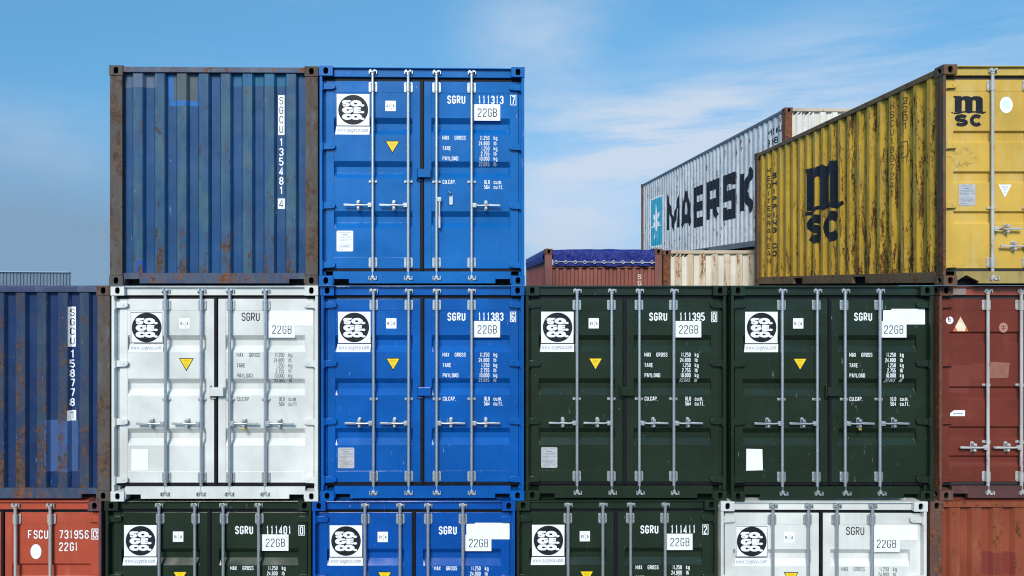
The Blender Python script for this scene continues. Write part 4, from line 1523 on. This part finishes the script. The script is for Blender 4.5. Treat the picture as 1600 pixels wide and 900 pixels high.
# the tarpaulin lies over the open top and is lashed down at the end
tn = NT('blue_tarpaulin')
nn = tn.noise(5, 5, 0.6)
tn.put(tn.b.inputs['Base Color'], tn.mix(nn, (0.008, 0.018, 0.16), (0.018, 0.032, 0.25)))
tn.b.inputs['Roughness'].default_value = 0.5
tn.b.inputs['Specular IOR Level'].default_value = 0.3
tb = tn.bump(tn.noise(9, 5, 0.6, (1, 1, 0.6), (2, 3, 1), 1.2), 0.9, 0.05)
tn.l.new(tb, tn.b.inputs['Normal'])
tp = thing('tarpaulin', 'crumpled dark blue tarpaulin laced over the red-brown open-top container', 'tarp', (c.root.location.x, BD - DEPTH, 3.0 + hT))
from mathutils import noise as mnoise
m = MB()
rows = []
Wt = c.W - 0.34
NX = 70
for j in range(90):
    sv = j / 89 * (0.36 + c.L - .2)
    row = []
    for i in range(NX + 1):
        u = -1 + 2 * i / NX
        x = u * Wt / 2
        if sv < 0.36:           # hangs down the end
            z = -0.36 + sv
            y = 0.005
            wv = 0.036 * mnoise.noise(Vector((x * 4.2 + z * 5.0, z * 2.5, 1.3))) + 0.024 * mnoise.noise(Vector((x * 9 + z * 8, z * 7, 4.1)))
            fold = 0.020 * math.sin((x * 5.5 + z * 7.0) * 2.2 + 2.0 * mnoise.noise(Vector((x * 2, z * 2, 7))))
            y += wv * 1.0 - abs(fold) * 1.3 - 0.02
            z *= (1 - 0.03 * mnoise.noise(Vector((x * 4, 0, 9))))
            if sv > .30:
                y += (sv - .30) * .5
            p = (x, y, z + 0.01 * mnoise.noise(Vector((x * 3, 3, 3))) - (0.015 if sv > .3 else 0))
        else:
            yy = 0.03 + (sv - 0.36)
            hoop = -0.02 + 0.045 * abs(math.sin(math.pi * yy / 0.62))
            z = -0.02 + hoop * (1 - u ** 4) + 0.02 * mnoise.noise(Vector((x * 3, yy * 3, 0))) * (1 - abs(u))
            p = (x, yy, z)
        row.append(p)
    rows.append(row)
m.grid(rows)
# flaps over the two long sides
for sx in (-1, 1):
    fr = []
    for j in range(120):
        yy = 0.19 + j / 119 * (c.L - .38)
        bulge = abs(math.cos(math.pi * yy / 0.62))
        nz = mnoise.noise(Vector((yy * 3, sx, 5)))
        fr.append([(sx * (Wt / 2), yy, -0.02),
                   (sx * (c.W / 2 - 0.075), yy, 0.0 + 0.035 * bulge),
                   (sx * (c.W / 2 - 0.01), yy, -0.05 + 0.035 * bulge),
                   (sx * (c.W / 2 + 0.006 + 0.035 * bulge), yy, -0.15 + .02 * nz),
                   (sx * (c.W / 2 + 0.010 + 0.010 * nz), yy, -0.28 + .02 * nz)])
    m.grid(fr)
m.build('sheet', tn.m, tp, 0, 60)
rope_m = plain('pale_rope', (0.55, 0.55, 0.60), 0.7)
zr = CAMZ + (VPY - 409.8) / F_PX * BD - 3.0 - hT
xa, xb = PX(866, BD) - c.root.location.x, PX(1023, BD) - c.root.location.x
m = MB()
m.tube([(xa, -.052, zr + .01), ((xa + xb) / 2, -.052, zr), (xb, -.052, zr - .005)], .0075, 8)
m.build('lashing_rope', rope_m, tp)
for k in range(11):
    xk = PX(868.5 + k * 14.9, BD) - c.root.location.x
    m = MB()
    ring = [(xk + .031 * math.cos(2 * math.pi * q / 16), -.064, zr + .031 * math.sin(2 * math.pi * q / 16)) for q in range(17)]
    m.tube(ring, .0085, 6, 0, False)
    m.build('eyelet_ring', rope_m, tp, 0, 60)

wx0 = PX(1036.5, BD)
TOPW = CAMZ + (VPY - 390.5) / F_PX * BD
support(wx0, wx0 + 2.44, 0, 2.998, 6.058, BD - DEPTH)
CRM = paint('cream_rust_stained_paint', (0.66, 0.63, 0.56), 0.5, 131, rust=0.43, vs_=(2.6, 0.25, 3.0, 0.8), fade=0.8, fvs=(2.0, 0.10), fade_col=(0.50, 0.34, 0.17), streaks=0.0, grime=0.15, outer=('Y', 0.030, 0.060), rust_cols=((0.11, 0.04, 0.015), (0.36, 0.15, 0.045)))
RPOST = paint('rust_orange_post', (0.16, 0.055, 0.028), 0.75, 133, rust=0.80, streaks=0.3)
CRH = paint('cream_header', (0.50, 0.42, 0.32), 0.55, 135, rust=0.42)
c = Box('cream rust-stained container end between the tarp-covered one and the yellow', wx0, wx0 + 2.44, 3.0, TOPW - 3.0, 6.058, BD - DEPTH, OLD)
c.frame(CRM, post=RPOST, cast=POST, front='end', header=CRH, rail=CRH)
c.sides(CRM)
c.end_wall(CRM)


def hazard(c, u0, n_):
    s = Shapes()
    zt_ = c.zt(.090)
    for k in range(n_):
        a = u0 + k * .085
        s.poly([(a, zt_ - .055), (a + .035, zt_ - .055), (a + .085, zt_), (a + .05, zt_)])
    s.build('hazard_stripes', LET_BLACK, c.root, c.place_end(), [q for q, _ in c.ep], .004)


hazard(c, -c.W / 2 + .19, 4)

# long pale grey container, turned slightly, on top of its own stack
MD = 15.9
mx = PX(1227, MD)
ang = R(1.85)
MZ = 6.062
support(mx + .03, mx + 2.45, 0, 3.03, 12.192, MD - DEPTH)
support(mx + .02, mx + 2.44, 3.031, 3.03, 12.192, MD - DEPTH)
MG = paint('pale_grey_side_paint', (0.62, 0.64, 0.66), 0.5, 141, rust=0.36, fade=0.3, fade_col=(0.44, 0.45, 0.45), streaks=0.22, grime=0.3, outer=('X', -1.22 + .018, -1.22 + .054), dents=0.6)
MF = paint('pale_grey_end_paint', (0.70, 0.70, 0.67), 0.5, 143, rust=0.40, vs_=(2.6, 0.25, 3.0, 0.8), fade=0.5, fvs=(2.0, 0.10), fade_col=(0.56, 0.42, 0.25), streaks=0.1, rust_cols=((0.11, 0.04, 0.015), (0.36, 0.15, 0.045)))
MR = paint('grey_top_rail', (0.13, 0.15, 0.18), 0.6, 145, rust=0.3)
c = Box('long pale grey container with black lettering and light blue star, behind the yellow one', mx, mx + 2.44, MZ, 2.896, 12.192, MD - DEPTH, OLD)
# turn about the near left corner
o = c.root
near = Vector((mx, MD - DEPTH, MZ))
off = Matrix.Rotation(ang, 3, 'Z') @ Vector((1.22, 0, 0))
o.location = near + off
o.rotation_euler = (0, 0, ang)
c.frame(MF, post=RPOST, cast=POST, front='end', header=CRH, rail=MR)
c.sides(MG, 0.278, 0.028)
c.end_wall(MF)
hazard(c, -c.W / 2 + .19, 5)
PL = c.place_left()
BR = [-s_ for s_, _ in c.sp]
ca, sa = math.cos(ang), math.sin(ang)


def mside(px):
    """distance along the long side and depth where one photo column meets it"""
    k = (px - VPX) / F_PX
    # point = near + t*(-sa, ca); x/(depth) = k
    tt = (mx - k * MD) / (k * ca + sa)
    return tt, MD + tt * ca


def mz(px, py):
    return CAMZ + (VPY - py) / F_PX * mside(px)[1] - MZ


s = Shapes()
ub0, ub1 = -mside(1041.2)[0], -mside(1180)[0]
zt_, zb_ = mz(1090, 296), mz(1090, 350)
zt_, zb_ = 1.98, 0.80
cell = [(1041.2, 1061.2), (1062.0, 1079.4), (1083.2, 1100.0), (1103, 1121.5), (1127.2, 1146.8), (1153.8, 1177)]
for ch, (pa, pb) in zip('MAERSK', cell):
    a, b_ = -mside(pa)[0], -mside(pb)[0]
    w = b_ - a
    h = zt_ - zb_
    tk = .27
    iw, ih = w - tk, h - tk
    G = {'M': [[(0, 0), (0, 1), (.5, .12), (1, 1), (1, 0)]], 'A': [[(0, 0), (.40, 1), (.60, 1), (1, 0)], [(.15, .22), (.85, .22)]],
         'E': [[(1, 1), (0, 1), (0, 0), (1, 0)], [(0, .5), (.9, .5)]], 'R': [[(0, 0), (0, 1), (1, 1), (1, .45), (0, .45)], [(.55, .45), (1, 0)]],
         'S': [[(1, .80), (1, 1), (0, 1), (0, .53), (1, .53), (1, 0), (0, 0), (0, .22)]], 'K': [[(0, 0), (0, 1)], [(1, 1), (.18, .5), (1, 0)]]}[ch]
    for k, pts in enumerate(G):
        s.line([(a + tk / 2 + p * iw, zb_ + tk / 2 + q * ih) for p, q in pts], tk, False, 0, k * .0005)
s.build('company_lettering', LET_BLACK, c.root, PL, BR, .004)
s = Shapes()
a, b_ = -mside(1014.5)[0], -mside(1034.5)[0]
zt_, zb_ = mz(1024, 308), mz(1024, 386)
w, h = b_ - a, zt_ - zb_
q = .13


def rr(a, b_, z0, z1, q):
    out = []
    for cx, cz, a0 in ((b_ - q, z0 + q, -90), (b_ - q, z1 - q, 0), (a + q, z1 - q, 90), (a + q, z0 + q, 180)):
        out += [(cx + q * math.cos(R(a0 + 90 * k / 5)), cz + q * math.sin(R(a0 + 90 * k / 5))) for k in range(6)]
    return out


s.poly(rr(a, b_, zb_, zt_, q), 1, 0)
s.poly(rr(a + .06, b_ - .06, zb_ + .05, zt_ - .05, q), 0, .0015)
cu, cv = (a + b_) / 2, (zb_ + zt_) / 2 - .02
star = []
for k in range(14):
    ang_ = R(90 + k * 360 / 14)
    rad = (.66 if k % 2 == 0 else .24)
    star.append((cu + rad * w / 1.75 * math.cos(ang_), cv + rad * math.sin(ang_)))
for k in range(14):
    s.poly([(cu, cv), star[k], star[(k + 1) % 14]], 1, .003)
s.build('star_logo', [plain('light_blue_emblem', (0.035, 0.36, 0.52), 0.5), LET_WHITE], c.root, PL, BR, .004)
s = Shapes()
u0 = -mside(1205)[0]
for row, (l1, zz) in enumerate((('MRKU', 2.44), ('968', 2.23), ('61', 2.02))):
    s.text(l1, -mside(1198)[0], zz, .15, .12, .06, .026)
s.build('serial_lettering', LET_BLACK, c.root, PL, BR, .004)
